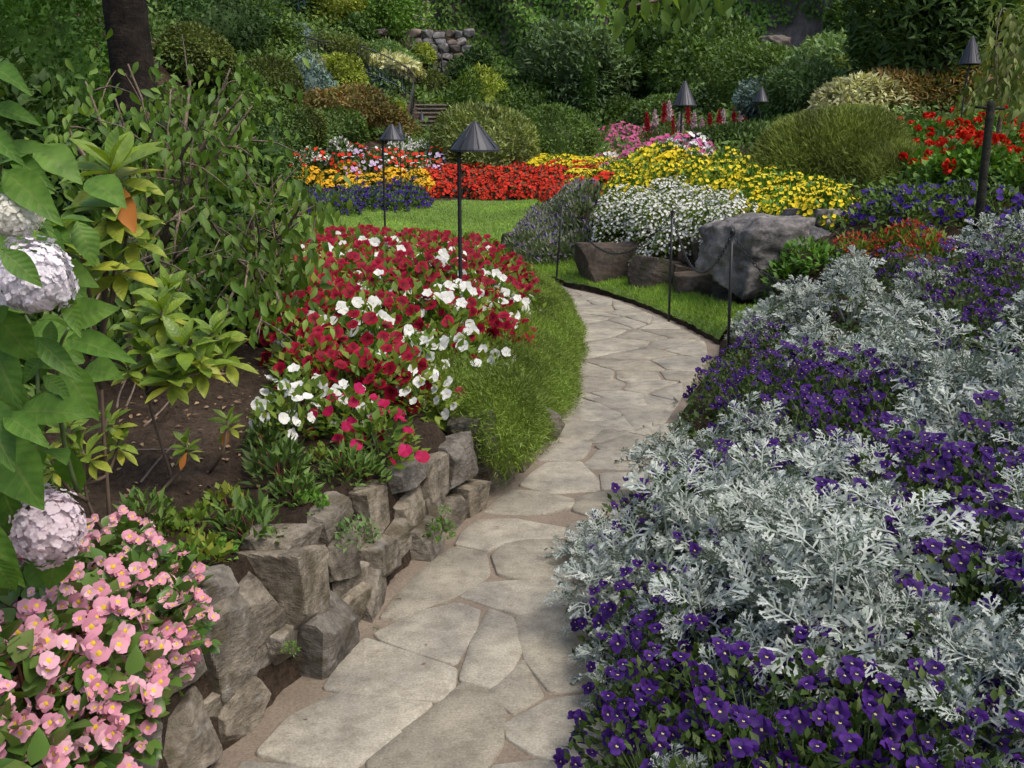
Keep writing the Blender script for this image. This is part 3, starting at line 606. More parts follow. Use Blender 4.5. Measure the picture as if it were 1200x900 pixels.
# turf edge: a cut side of soil along the path
# ------------------------------------------------------------------ heather ground cover that spills over the path edge
HEATH = leaf_mat('heath_green', [(.055, .09, .012), (.095, .14, .022), (.155, .195, .045)], patch=2.2, tr=.22)
def heath_pts(n, y0=4.62, y1=12.3, jit=0.):
    y = rnd(n, 0, 1) ** 1.15 * (y1 - y0) + y0; s = rnd(n, 0, 1)
    wd_ = np.interp(y, [4.6, 5.2, 6.5, 9, 12.3], [.34, .56, .68, .66, .55]); tp = np.interp(y, [4.6, 5.2, 7, 12.3], [.48, .47, .46, .44])
    a = s * math.pi * .5; hump = .86 + .14 * np.sin(y * 5.1 + 1.3 * np.sin(y * 2.3)) + .05 * np.sin(y * 13 + s * 5)
    x = xl(y) + .03 - wd_ * s ** 1.15 - .2 * (1 - hump); z = tp * s ** .62 * (.7 + .3 * hump) + .02
    e = np.stack([np.cos(a) * 1.1, 0 * a - .12, np.sin(a) + .25], 1)
    return np.stack([x, y, z], 1), nrm(e)
P, D = heath_pts(170000)
# the front end of the cover rounds off over the wall
P2 = rng.normal(size=(22000, 3)); P2 = nrm(P2); P2 = P2[(P2[:, 1] < .3) & (P2[:, 2] > -.75)]; D2 = P2.copy(); P2 = P2 * np.array([.2, .3, .24]) * rnd(len(P2), .8, 1.05)[:, None] + np.array([-.06, 4.72, .33])
P = np.concatenate([P, P2]); D = np.concatenate([D, D2]); P += rng.normal(size=P.shape) * .02
d = nrm(D * .75 + UP * .25 + rng.normal(size=P.shape) * .55); s = rnd(len(P), .014, .038)
ch = [(*inst(BLADE, P, frames(d, rdir(len(P))), np.stack([s * 1.9, s, s], 1)), 0)]
yy = np.linspace(4.6, 12.3, 60); aa = np.linspace(0, 1, 12); Yg, Sg = np.meshgrid(yy, aa, indexing='ij')
a = Sg.ravel() * math.pi / 2; y = Yg.ravel(); tp = np.interp(y, [4.6, 5.2, 7, 12.3], [.43, .43, .43, .41]); wd_ = np.interp(y, [4.6, 5.2, 6.5, 9, 12.3], [.34, .56, .68, .66, .55])
sg_ = Sg.ravel(); V = np.stack([xl(y) - .03 - wd_ * sg_ ** 1.15, y, tp * sg_ ** .62 * .86], 1); k = (np.arange(59)[:, None] * 12 + np.arange(11)[None]).ravel()
ch.append((V, np.concatenate([np.stack([k, k + 12, k + 13], 1), np.stack([k, k + 13, k + 1], 1)]), np.zeros_like(V), 0))
link('ground_cover', build('ground_cover', ch, [HEATH]), kind='stuff')

# ------------------------------------------------------------------ bedding plants with single flowers
def mound_leaves(r, h, n, leaf, size, seed, up=.35, wide=1.):
    g = np.random.default_rng(seed); D = nrm(g.normal(size=(n, 3))); D[:, 2] = np.abs(D[:, 2]); rr = 1 - .5 * g.random(n) ** 1.6
    P = D * rr[:, None] * np.array([r, r, h]); d = dirs(D, .8, up, .5); s = size * g.uniform(.65, 1.25, n)
    return inst(leaf, P, frames(d, nrm(UP + D * .5 + g.normal(size=D.shape) * .3)), np.stack([s * wide, s, s], 1))
def stems(r, h, n, rad, seed):
    g = np.random.default_rng(seed); out = []
    for i in range(n):
        a = g.uniform(0, 6.28); k = g.uniform(.2, .85); e = np.array([math.cos(a) * r * k, math.sin(a) * r * k, h * g.uniform(.7, 1.) * (1 - .3 * k)])
        out.append((*tube(curve([(0, 0, 0), e * np.array([.35, .35, .55]), e], 4), [rad, rad * .9, rad * .75, rad * .6], 4, False), 1))
    return out
def spots(n, r, h, seed, out=.8, zlo=.15, push=1.03, face=(0, -.35, .35), gapk=.5):
    """where the flowers of one plant sit and which way they look"""
    g = np.random.default_rng(seed); res = []; tries = 0
    while len(res) < n and tries < 4000:
        tries += 1; D = g.normal(size=3); D /= np.linalg.norm(D); D[2] = abs(D[2])
        if D[2] < zlo: continue
        p = D * np.array([r, r, h]) * push * g.uniform(.93, 1.08)
        if all(np.linalg.norm(p - q[0]) > gapk * r * (1 - tries / 4000) for q in res):
            f = D * out + np.array(face) + g.normal(size=3) * .25; res.append((p, f / np.linalg.norm(f), g.uniform(0, 6.28), g.uniform(.82, 1.18)))
    return res
def fmat(p, f, roll, s):
    z = Vector(f).normalized(); x = Vector((0, 0, 1)).cross(z)
    x = x.normalized() if x.length > .05 else Vector((1, 0, 0)); x = (x - z * x.dot(z)).normalized(); x.rotate(Matrix.Rotation(roll, 3, z)); y = z.cross(x)
    M = Matrix((x, y, z)).transposed().to_4x4(); return Matrix.Translation(Vector(p)) @ M @ Matrix.Scale(s, 4)
def flowered(name, label, cat, fol, fl, sp, loc, rz, sc, group, upright=None, part='flower'):
    e = thing(name, label, cat, None, loc, rz, sc, group)
    link('foliage', fol, parent=e)
    for k, q in enumerate(sp):
        o = bpy.data.objects.new(part, fl[k % len(fl)] if isinstance(fl, list) else fl); COL.objects.link(o); o.parent = e
        p, f, roll, s = q
        if upright is not None:            # keep the flower's face turned the same way in the place whatever the plant's own turn
            f = np.array(Matrix.Rotation(-rz, 3, 'Z') @ Vector(f)); 
            roll = upright
        o.matrix_local = fmat(p, f, roll, s)
    return e
P_RED = petal_mat('crimson_petal', [(.17, .0015, .010), (.28, .003, .02), (.38, .005, .04)], eye=(.1, .001, .008), eye_r=.14, ring=(.13, .001, .01))
P_MAG = petal_mat('magenta_petal', [(.25, .003, .025), (.36, .005, .055), (.45, .01, .1)])
P_WHT = petal_mat('white_petal', [(.62, .62, .58), (.74, .74, .7)], tr=.15, eye=(.6, .5, .1), eye_r=.14)
P_VIO = petal_mat('violet_petal', [(.022, .004, .08), (.042, .008, .13), (.075, .014, .2)], tr=.15, eye=(.8, .75, .6), eye_r=.17, ring=(.018, .004, .06))
P_PNK = petal_mat('pink_petal', [(.60, .19, .29), (.72, .33, .42), (.82, .54, .6)], tr=.25)
P_EYE = petal_mat('yellow_eye', [(.75, .5, .03), (.8, .6, .06)])
STEMG = plain_mat('green_stem', (.09, .14, .04)); STEMR = plain_mat('reddish_stem', (.16, .06, .03))
def fl_mesh(T, size, m, eye=None, er=.22, ez=.12, bend=0.):
    V, F, A = T; V = V * size; V = V + rng.normal(size=V.shape) * size * .06
    ch = [(V, F, A, 0)]
    if eye:
        d = disc_t(er * size, ez * size); ch.append((*d, 1))
    return build('flower', ch, [m] + ([eye] if eye else []))
# red, magenta and white flowers of the raised bed
PET_R = [fl_mesh(FL5, .0335, P_RED) for _ in range(3)]; PET_M = [fl_mesh(FL5, .031, P_MAG) for _ in range(2)]; PET_W = [fl_mesh(FL5, .032, P_WHT) for _ in range(3)]
BEDV = []
for v in range(4):
    r, h = .19, .25
    me = build('foliage', [(*mound_leaves(r, h, 190, LEAF4, .062, 40 + v, wide=1.15), 0)] + stems(r, h, 7, .005, v), [G_BED, STEMG])
    BEDV.append((me, spots(27, r, h, 60 + v, gapk=.34, zlo=.1, face=(0, -.8, .15))))
REDBED = poly_ground([(445, 520), (365, 488), (330, 445), (335, 395), (335, 330), (350, 290), (400, 262), (455, 256), (530, 268), (575, 290), (618, 312), (612, 350), (585, 405), (562, 450), (540, 485), (500, 505)], .25)
pts = scatter(REDBED, .25, 200)
def proj(P):
    P = np.asarray(P, float) - np.array([0, 0, CAM_Z]); dpt = P[1] * cP - P[2] * sP; u = P[1] * sP + P[2] * cP
    return 600 + FPX * P[0] / dpt, 450 - FPX * u / dpt
for i, (x, y) in enumerate(pts):
    z = float(H(x, y)); px, py = proj((x, y, z + .25)); sz_ = np.interp(y, [3.5, 6], [.8, 1.08]); g_ = rng.random()
    wfrac = .15 + .55 * math.exp(-((py - (445 - .15 * (px - 420))) / 55) ** 2) + .15 * (px > 540)
    v = BEDV[i % 4]
    if g_ < wfrac: fl, lab, grp = PET_W, 'white flowering bedding plant among the crimson ones in the raised bed', 'white bedding plants of the raised bed'
    elif py > 440 and g_ < wfrac + .55: fl, lab, grp = PET_M, 'magenta flowering bedding plant behind the top stones of the wall', 'magenta bedding plants by the stone wall'
    else: fl, lab, grp = PET_R, 'crimson flowering bedding plant in the raised bed round the lamp', 'crimson bedding plants of the raised bed'
    k = (27 if py < 430 else 18) if fl is PET_R else 17
    flowered('bedding_plant', lab, 'bedding plant', v[0], fl, v[1][:k], (x, y, z), rng.uniform(0, 6.28), rng.uniform(.85, 1.15) * sz_, grp, upright=rng.uniform(0, 6))

# ------------------------------------------------------------------ silver dusty millers and purple violas right of the path
def ribbon(pts, ws):
    P = np.array(pts, float); T = np.gradient(P, axis=0); T /= np.linalg.norm(T, axis=1)[:, None]; Nn = np.stack([-T[:, 1], T[:, 0]], 1); ws = np.array(ws)[:, None] / 2
    V = np.concatenate([P + Nn * ws, P - Nn * ws]); n = len(P); F = []
    for i in range(n - 1): F += [(i, i + n, i + n + 1), (i, i + n + 1, i + 1)]
    return V, F
def dusty_leaf(seed, broad=1.):
    g = np.random.default_rng(seed); V2, F2 = [], []
    def add(pts, ws):
        v, f = ribbon(pts, ws); o = sum(len(q) for q in V2); V2.append(v); F2.extend([tuple(i + o for i in t) for t in f])
    add([(0, 0), (0, .35), (0, .7), (0, .97)], [.03, .04 * broad, .042 * broad, .045 * broad])
    for y, Ln, an in ((.28, .2, 60), (.44, .31, 55), (.6, .33, 50), (.74, .27, 44), (.87, .16, 36)):
        for sg in (-1, 1):
            an_ = R_(an + g.normal() * 6); l = Ln * g.uniform(.85, 1.15); y_ = y + g.normal() * .015 + .02 * sg
            dx, dy = sg * math.sin(an_), math.cos(an_); e = np.array([dx, dy]); b = np.array([0, y_]); up = np.array([0, .1])
            add([b, b + e * l * .5 + up * l * .1, b + e * l + up * l * .6], [.035 * broad, .042 * broad, .05 * broad])
            for t, sd_ in ((.5, -1), (.62, 1), (1., -1), (1., 1), (1., 0)):
                q = b + e * l * t + up * l * (t - .4); ta = an_ * sg + sd_ * R_(46); te = np.array([math.sin(ta), math.cos(ta)]); tl = (.07 if t < 1 else .06) * (.6 + l * 1.5)
                add([q, q + te * tl * .6, q + te * tl], [.034 * broad, .036 * broad, .02 * broad])
    for sd_ in (-1, 0, 1):
        ta = sd_ * R_(38); te = np.array([math.sin(ta), math.cos(ta)]); add([np.array([0, .95]), np.array([0, .95]) + te * .06, np.array([0, .95]) + te * .1], [.05 * broad, .055 * broad, .03 * broad])
    V = np.concatenate(V2); x, y = V[:, 0], V[:, 1]
    z = -.22 * y * y + .5 * x * x + .05 * np.sin(x * 14 + y * 9) + g.normal(size=len(V)) * .004
    A = np.stack([x, y, 0 * x], 1); return np.stack([x, y, z], 1), np.array(F2), A
DL = [dusty_leaf(3 + i, [.8, 1.2, .7, 1.][i]) for i in range(4)]
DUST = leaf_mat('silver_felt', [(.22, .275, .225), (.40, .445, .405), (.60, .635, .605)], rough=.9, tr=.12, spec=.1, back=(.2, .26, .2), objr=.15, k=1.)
DSTEM = plain_mat('silver_stem', (.36, .41, .36), .9)
def dusty_plant(seed, h=.42, r=.26, ns=13):
    g = np.random.default_rng(seed); ch = []; st = []
    for i in range(ns):
        a = i * 2.4 + g.uniform(-.3, .3); k = math.sqrt((i + .5) / ns); top = np.array([math.cos(a) * r * k, math.sin(a) * r * k, h * (1.05 - .5 * k * k) * g.uniform(.85, 1.1)])
        ax = nrm(np.array([[top[0] * 1.2, top[1] * 1.2, .28]]))[0]
        st.append((*tube(curve([(top[0] * .15, top[1] * .15, 0), top * np.array([.6, .6, .5]), top], 5), np.linspace(.0055, .003, 5), 5, False), 1))
        nl = 9; Pl, Dl, Ul, Sl = [], [], [], []
        for j in range(nl):
            t = j / nl; b = j * 2.399 + i; el = R_(np.interp(t, [0, 1], [78, 12])) + g.normal() * .15
            x1 = np.cross(ax, [.3, .2, 1.]); x1 /= np.linalg.norm(x1); y1 = np.cross(ax, x1)
            rad = x1 * math.cos(b) + y1 * math.sin(b); d = ax * math.cos(el) + rad * math.sin(el)
            Pl.append(top - ax * .11 * (1 - t)); Dl.append(d); Ul.append(ax * math.sin(el) - rad * math.cos(el) + g.normal(size=3) * .2); Sl.append(np.interp(t, [0, .4, 1], [.15, .14, .065]) * g.uniform(.7, 1.3))
        Pl, Dl, Ul, Sl = map(np.array, (Pl, Dl, Ul, Sl)); sel = g.integers(0, 4, nl)
        for q in range(4):
            mk = sel == q
            if mk.any(): ch.append((*inst(DL[q], Pl[mk], frames(Dl[mk], Ul[mk]), Sl[mk]), 0))
    return build('leaves', ch, [DUST]), build('stem', st, [DUST, DSTEM])
DUSTV = [dusty_plant(11 + i, *[(.4, .25, 11), (.44, .22, 10), (.34, .26, 11), (.38, .24, 10)][i]) for i in range(4)]
VLEAF = leaf_mat('viola_leaf', [(.02, .045, .010), (.045, .08, .016), (.085, .12, .03)], tr=.2, k=1.2)
VIOF = [fl_mesh((VIOLA[0] * np.array([1, 1, q]), VIOLA[1], VIOLA[2]), .0245 * s, P_VIO, P_EYE, .1, .1) for s, q in ((.75, 2.5), (.9, 1), (1., 1.6), (1.12, .8), (.85, 3.2))]
VIOV = []
for v in range(4):
    r, h = .2, .33 + .04 * (v % 2)
    VIOV.append((build('foliage', [(*mound_leaves(r, h, 330, LEAF4, .034, 80 + v, wide=1.1), 0)] + stems(r * .9, h, 14, .0025, v + 5), [VLEAF, STEMG]), spots(42, r, h, 90 + v, out=.55, zlo=.02, push=1.08, face=(0, -.85, .3), gapk=.2)))
def dusty(px, py, sc, h=.38, rz=None):
    sc *= .96
    P = G(px, py, h * sc); z = float(H(P[0], P[1])); i = len([o for o in bpy.data.objects if o.name.startswith('dusty_miller')])
    e = thing('dusty_miller', 'silver leaved dusty miller plant among the purple violas beside the path', 'dusty miller', None, (P[0], P[1], z - .02), rng.uniform(0, 6.28) if rz is None else rz, sc, 'silver dusty millers of the path border')
    link('foliage', DUSTV[i % 4][0], parent=e); link('stem', DUSTV[i % 4][1], parent=e); return e
def viola(px, py, sc=1., h=.26, n=32, xy=None):
    P = G(px, py, h * sc) if xy is None else np.array([*xy, 0]); z = float(H(P[0], P[1])); i = int(rng.integers(0, 4))
    return flowered('viola_plant', 'purple viola plant in flower between the silver dusty millers', 'viola', VIOV[i][0], VIOF, VIOV[i][1][:n], (P[0], P[1], z - .02), rng.uniform(0, 6.28), sc, 'purple violas of the path border', upright=rng.uniform(-.2, .2))
DM = [(735,650,.95),(800,585,1.05),(880,535,1.15),(965,585,1.2),(870,645,1.1),(975,675,1.1),(790,500,.85),(890,480,.95),(985,520,1.05),(1050,620,1.05),(740,740,.7),(700,610,.65),(1140,435,1.1),(1195,425,1.15),(1110,465,1.),(1130,745,.8),(1195,770,.95),(1200,590,.85),(920,720,.85),(830,680,.85),
      (940,330,1.),(1000,318,1.05),(1060,340,1.05),(960,375,.95),(1030,385,1.),(1100,400,1.05),(905,350,.9),(1000,296,.85),(1085,306,.85),(1150,272,.95),(1190,255,1.05),(1240,330,1.1),(1260,470,1.1),(1270,640,1.),(880,365,.75),(800,895,.5),(1165,895,.55),(930,620,1.05),(840,605,1.),(1060,700,.85),(1195,740,.9)]
for a, b, s in DM: dusty(a, b, s)
VI = [(765,800,.9),(835,790,.95),(890,820,1.),(960,800,.95),(1020,840,1.),(1090,850,.95),(1150,850,.95),(800,735,.85),(865,750,.85),(770,880,.9),(850,880,.95),(940,890,.95),(1020,895,.9),(1110,895,.9),(1190,890,.9),(960,750,.85),(1080,770,.9),(1120,690,1.05),(1180,690,1.05),(1080,650,1.05),(1150,620,1.1),(1090,590,1.1),
      (750,585,.95),(845,545,1.05),(735,715,.85),(760,765,.9),(780,700,.95),(830,650,1.0),(730,640,.8),(900,690,1.),(800,555,.95),(930,540,1.),(990,600,1.05),(740,840,.9),(1010,645,1.),(920,565,.95),
      (840,435,.85),(870,410,.95),(905,430,1.05),(940,420,1.05),(880,455,.95),(960,450,1.05),(1000,430,1.05),(930,480,1.05),(980,490,1.05),(1030,470,1.05),(1050,520,1.1),(1090,545,1.1),(1140,560,1.1),(1180,500,1.1),(1060,440,.95),(1040,560,1.05),(910,395,.85),(1010,535,1.),(1190,560,1.1),
      (890,385,.75),(960,345,.8),(1090,325,1.),(1110,300,1.1),(1150,315,1.1),(1190,310,1.1),(1180,280,1.05),(1130,340,1.1),(1090,275,.95),(1170,370,1.1),(1200,350,1.1),(990,300,.75),(1040,300,.8),(1250,420,1.),(1250,560,1.),(1230,290,1.),(1140,380,1.05),(1060,300,.9)]
for a, b, s in VI: viola(a, b, s, n=27 if b > 700 else 38)

for a, b, s in [(1260,400,1.1),(1330,430,1.1),(1320,560,1.1),(1340,680,1.),(1280,760,.95),(1380,520,1.1),(1330,320,1.1)]: dusty(a, b, s)
for a, b, s in [(1290,460,1.1),(1290,360,1.1),(1340,380,1.1),(1300,620,1.05),(1250,700,1.05),(1260,830,1.),(1340,620,1.1),(1330,800,1.)]: viola(a, b, s, n=22)

# ------------------------------------------------------------------ pink begonias, hydrangea, rhododendron and small plants on the left
BEGL = leaf_mat('begonia_leaf', [(.03, .07, .012), (.055, .11, .02), (.09, .12, .03)], spec=.5, rough=.35)
BEGF = [fl_mesh(BEGO, .0205 * s, P_PNK, P_EYE, .3, .12) for s in (.85, 1., 1.1, .95)]
BEGV = []
for v in range(3):
    r, h = .17, .24
    me = build('foliage', [(*mound_leaves(r, h, 120, leaf_t(.4, .15, .35, 3, .4), .058, 140 + v), 0)] + stems(r, h, 9, .006, v + 9), [BEGL, STEMR])
    sp = []
    for p, f, roll, s in spots(23, r, h, 150 + v, out=.6, zlo=.1, push=1.1, face=(.25, -.5, .15), gapk=.3):
        sp.append((p, f, roll, s))
        for q in range(2 + v % 2): sp.append((p + rng.normal(size=3) * .02 + np.array([0, -.006, -.012]), nrm((f + rng.normal(size=3) * .45)[None])[0], roll + 1.5 + q, s * rng.uniform(.7, 1)))
    BEGV.append((me, sp))
BG = [(25,640,.8),(75,640,.85),(130,620,.75),(170,650,.8),(20,710,.95),(80,710,1.),(140,700,.95),(190,690,.7),(30,790,1.),(95,780,1.),(150,750,.75),(20,860,1.),(70,840,.9),(110,800,.8),(-40,760,1.),(-40,860,1.),(30,900,.8)]
for i, (a, b, s) in enumerate(BG):
    P = G(a, b, .2 * s)
    flowered('begonia_plant', 'pink begonia with yellow centred flowers on the bed above the stone wall', 'begonia', BEGV[i % 3][0], BEGF, BEGV[i % 3][1], (P[0], P[1], float(H(P[0], P[1])) - .02), rng.uniform(0, 6.28), s, 'pink begonias above the stone wall', upright=rng.uniform(0, 1))

HYL = leaf_mat('hydrangea_leaf', [(.035, .085, .012), (.055, .12, .018), (.08, .15, .025)], vein=(.16, .24, .06), spec=.28, rough=.5, tr=.35, k=1.8)
HYF = petal_mat('hydrangea_petal', [(.76, .70, .76), (.84, .79, .83), (.88, .86, .86)], tr=.3)
HYW = petal_mat('hydrangea_cream', [(.82, .80, .68), (.88, .86, .78), (.86, .86, .68)], tr=.3)
HYP = petal_mat('hydrangea_blush', [(.80, .66, .70), (.84, .74, .77), (.88, .82, .82)], tr=.3)
def traced_leaf(rows, Y0, name_mat, parent, origin, T, seed=1):
    ch = []; g = np.random.default_rng(seed)
    for bx, by, tx, ty, w in rows:
        Y = Y0 + g.uniform(-.12, .12); a = at(bx, by, Y); b = at(tx, ty, Y - g.uniform(-.02, .1)); L_ = np.linalg.norm(b - a); k = Y / FPX
        sc = np.array([[w * k / .6 * 1.08, L_, L_]]); up = np.array([g.normal() * .25, -.75, .65])
        ch.append((*inst(T, (a - origin)[None], frames((b - a)[None], up[None]), sc), 0))
    return ch
def head(r, mat_, seed):
    g = np.random.default_rng(seed); n = 420; i = np.arange(n) + .5; ph = np.arccos(1 - 2 * i / n * .86); th = np.pi * (1 + 5 ** .5) * i
    D = np.stack([np.sin(ph) * np.cos(th), np.sin(ph) * np.sin(th), np.cos(ph)], 1); lob = nrm(g.normal(size=(9, 3))); D = nrm(D + g.normal(size=D.shape) * .05); bm = np.exp(9 * (D @ lob.T - 1)).sum(1)[:, None]; P = D * r * (.88 + .2 * bm) * (1 + .07 * g.normal(size=(n, 1))) * np.array([1, 1, .88])
    Rm = frames(nrm(np.cross(D, rdir(n))), D + g.normal(size=D.shape) * .32); s = r * g.uniform(.11, .155, n)
    return build('flower_head', [(*inst(FL4, P, Rm, s), 0)] + [(V_ - [0, 0, r * .72], F_, A_, 0) for V_, F_, A_ in [core(r * 1.5, r * .82, r * .82, .1, 1., seed)]], [mat_])
hy0 = np.array([-.95, 1.85, .5]); hy0[2] = float(H(hy0[0], hy0[1]))
HY = thing('hydrangea_shrub', 'hydrangea with large veined leaves and pale mophead flowers above the pink begonias', 'hydrangea', None, hy0)
rows = [(78,397,142,408,30),(67,422,115,490,38),(22,482,95,478,40),(5,485,47,512,28),(0,510,38,592,62),(-12,360,42,426,44),(50,420,20,447,22),(60,376,58,415,16),(-10,400,15,472,44),(50,440,82,463,20),(80,348,88,388,20),(-12,78,24,90,22),(-12,125,38,134,22),(-4,195,38,158,30),(5,200,60,246,38),(12,182,52,208,22),(-8,222,50,252,44),(-20,150,15,178,24),(-30,460,10,540,50),(0,560,22,640,34),(-25,600,14,690,44),(30,500,10,560,30),(-30,300,20,340,36),(40,395,90,440,26),(0,320,-30,400,50),(-20,540,-40,640,60),(20,235,60,268,24),(-20,250,-60,330,50),(-20,180,-70,240,50)]
front = [(0,292,48,330,28),(-8,650,14,700,36)]
link('foliage', build('foliage', traced_leaf(rows, 1.88, HYL, HY, hy0, LEAFB) + traced_leaf(front, 1.68, HYL, HY, hy0, LEAFB, 3), [HYL]), parent=HY)
# more, darker lying leaves deeper inside
Pd = np.array([at(a, b, 2.15 + rng.uniform(-.15, .25)) for a, b in zip(rnd(70, -90, 105), rnd(70, 170, 650))]) - hy0
dd = nrm(np.stack([rnd(70, -.2, 1), rnd(70, -.8, .1), rnd(70, -.8, .3)], 1))
link('foliage', build('foliage', [(*inst(LEAFB, Pd, frames(dd, nrm(np.array([.1, -.5, .8]) + rng.normal(size=(70, 3)) * .25)), rnd(70, .09, .14)), 0)], [HYL]), parent=HY)
for k, pts_ in enumerate([[(75,520,2.05),(67,422,1.95),(80,385,1.9)],[(40,600,2.05),(45,420,2.1),(30,370,2.15)],[(0,600,2.05),(-8,400,2.1),(5,280,2.2)],[(20,680,2.1),(45,640,2.05),(58,630,2.0)],[(-20,560,2.),(-20,300,1.95),(-30,120,1.9)],[(-20,300,1.95),(0,200,1.95),(5,185,1.9)]]):
    P = np.array([at(*q) for q in pts_]) - hy0; P = np.concatenate([P[:1] * .9 + [0, .06, -.04], P])
    link('stem', build('stem', [(*tube(curve(P, 8), np.linspace(.0055, .0035, 8), 6), 0)], [STEMG]), parent=HY)
for k, (a, b, r, Y, m_, lab) in enumerate([(14,252,27,1.8,HYW,'cream white flower head'),(42,328,42,1.76,HYF,'pale lilac flower head'),(58,620,44,1.98,HYP,'blush pink flower head')]):
    P = at(a, b, Y) - hy0; o = link('flower_head', head(r * Y / FPX, m_, k), P, parent=HY); o.rotation_euler = (R_(35), R_(12), 0); o['label'] = lab

RHN = leaf_mat('rhododendron_leaf', [(.06, .115, .012), (.11, .17, .02), (.17, .23, .03)], spec=.5, rough=.35, tr=.3, vein=(.2, .26, .08))
RHO = leaf_mat('old_rhododendron_leaf', [(.12, .17, .02), (.2, .23, .028), (.27, .26, .03)], spec=.45, rough=.4, tr=.3, vein=(.35, .35, .1))
RHD = leaf_mat('dead_leaf', [(.3, .1, .02), (.26, .12, .03)], tr=.2)
RSTEM = plain_mat('brown_stem', (.11, .075, .05), .8)
def whorl(c, ax, n, L_, g, droop=0., old=True):
    """young leaves stand up in the middle, older yellowing ones spread below"""
    out = []
    x1 = np.cross(ax, [.3, .9, .2]); x1 /= np.linalg.norm(x1); y1 = np.cross(ax, x1)
    for ring, (cnt, el, ln, mi) in enumerate([(n // 2 + 1, 34, .82, 0), (n, 66, 1., 0), (n - 1, 98 + droop, .92, 1 if old else 0)]):
        b = np.arange(cnt) * 6.283 / cnt + ring * .5 + g.normal(size=cnt) * .2; e = R_(el) + g.normal(size=cnt) * .16
        rad = np.cos(b)[:, None] * x1 + np.sin(b)[:, None] * y1; d = ax * np.cos(e)[:, None] + rad * np.sin(e)[:, None]; up = ax * np.sin(e)[:, None] - rad * np.cos(e)[:, None]
        s = L_ * ln * g.uniform(.8, 1.15, cnt); out.append((*inst(LEAFR, np.repeat((c - ax * .02 * ring)[None], cnt, 0), frames(d, up + g.normal(size=d.shape) * .15), s), mi))
    return out
def rhodo(lab, base, tips, seed, L_=.1):
    g = np.random.default_rng(seed); b0 = np.array([base[0], base[1], float(H(base[0], base[1]))])
    e = thing('rhododendron_shrub', lab, 'rhododendron', None, b0); ch = []
    for a, b, Y, n, s in tips:
        t = at(a, b, Y) - b0; off = g.normal(size=3) * .03; off[2] = 0
        mid = t * np.array([.6, .6, .5]) + g.normal(size=3) * .04
        if 'main' not in locals(): main = curve([off * 0, mid, t], 8); P = main
        else: P = curve([main[3 + int(g.integers(0, 3))], t * .6 + main[4] * .4 - [0, 0, .03], t], 8)
        link('branch', build('branch', [(*tube(P, np.linspace(.0065, .004, 8), 6), 0)], [RSTEM]), parent=e)
        ax = nrm((np.array([g.normal() * .2, -.35, 1.]))[None])[0]; ch += whorl(t, ax, n, L_ * s, g)
    for i in range(1 if len(tips) in (1, 6) else 0):
        a, b, Y, n, s = tips[i * 2 % len(tips)]; t = at(a, b, Y) - b0; ch.append((*inst(LEAFR, (t - np.array([0, 0, .03]))[None], frames(nrm(np.array([[g.normal(), -.4, -.9]])), np.array([[0, -.6, .5]])), np.array([L_ * s])), 2))
    link('foliage', build('foliage', ch, [RHN, RHO, RHD]), parent=e); return e
rhodo('tall rhododendron with upright stems carrying yellow green leaf whorls beside the hydrangea', (-1.18, 2.75), [(130,195,2.7,7,1.35),(128,238,2.72,7,1.2),(150,268,2.75,6,1.),(135,305,2.7,7,1.05),(70,275,2.6,6,1.),(95,300,2.6,6,.9)], 1, .115)
rhodo('spreading rhododendron with yellowing leaves over the bare soil', (-1.2, 3.35), [(190,365,3.3,7,1.),(215,405,3.2,7,1.05),(180,410,3.25,7,.95),(250,390,3.35,7,1.),(195,340,3.4,6,.9),(150,430,3.2,5,.7),(235,425,3.2,6,.9),(200,440,3.15,7,.95),(262,415,3.3,6,.85),(165,385,3.3,6,.9)], 2, .122)
rhodo('low rhododendron shoots with green whorls beside the lowest hydrangea leaves', (-1.15, 2.75), [(97,528,2.7,7,1.),(125,490,2.8,6,.8),(60,540,2.6,6,.8),(140,515,2.8,6,.75),(80,500,2.7,6,.8)], 3, .085)
rhodo('single rhododendron sprig with one orange leaf standing in the bare soil', (-1.1, 3.45), [(267,492,3.4,5,.75)], 4, .095)
rhodo('single green rhododendron sprig lying on the soil', (-1.2, 3.2), [(218,520,3.2,5,.7)], 5, .09)
# bare twigs lying under them
for i, pts_ in enumerate([[(130,530),(170,527),(238,527)],[(165,565),(185,540),(205,520)],[(168,500),(190,480),(207,458)],[(137,478),(140,462),(150,440)],[(148,476),(155,460),(160,445)]]):
    Q = np.array([G(a, b, .03 if i < 2 else .1) for a, b in pts_]); c0 = Q[0].copy()
    thing('dry_twig', ['long pale twig lying flat on the dark soil', 'short pale twig slanting over the dark soil', 'bare brown stem leaning under the spreading rhododendron', 'upright bare stem behind the hydrangea leaf', 'second upright bare stem behind the hydrangea leaf, bent over'][i], 'twig', build('dry_twig', [(*tube(curve(Q - c0, 8), np.linspace(.005, .003, 8), 5), 0)], [BARKL]), c0)

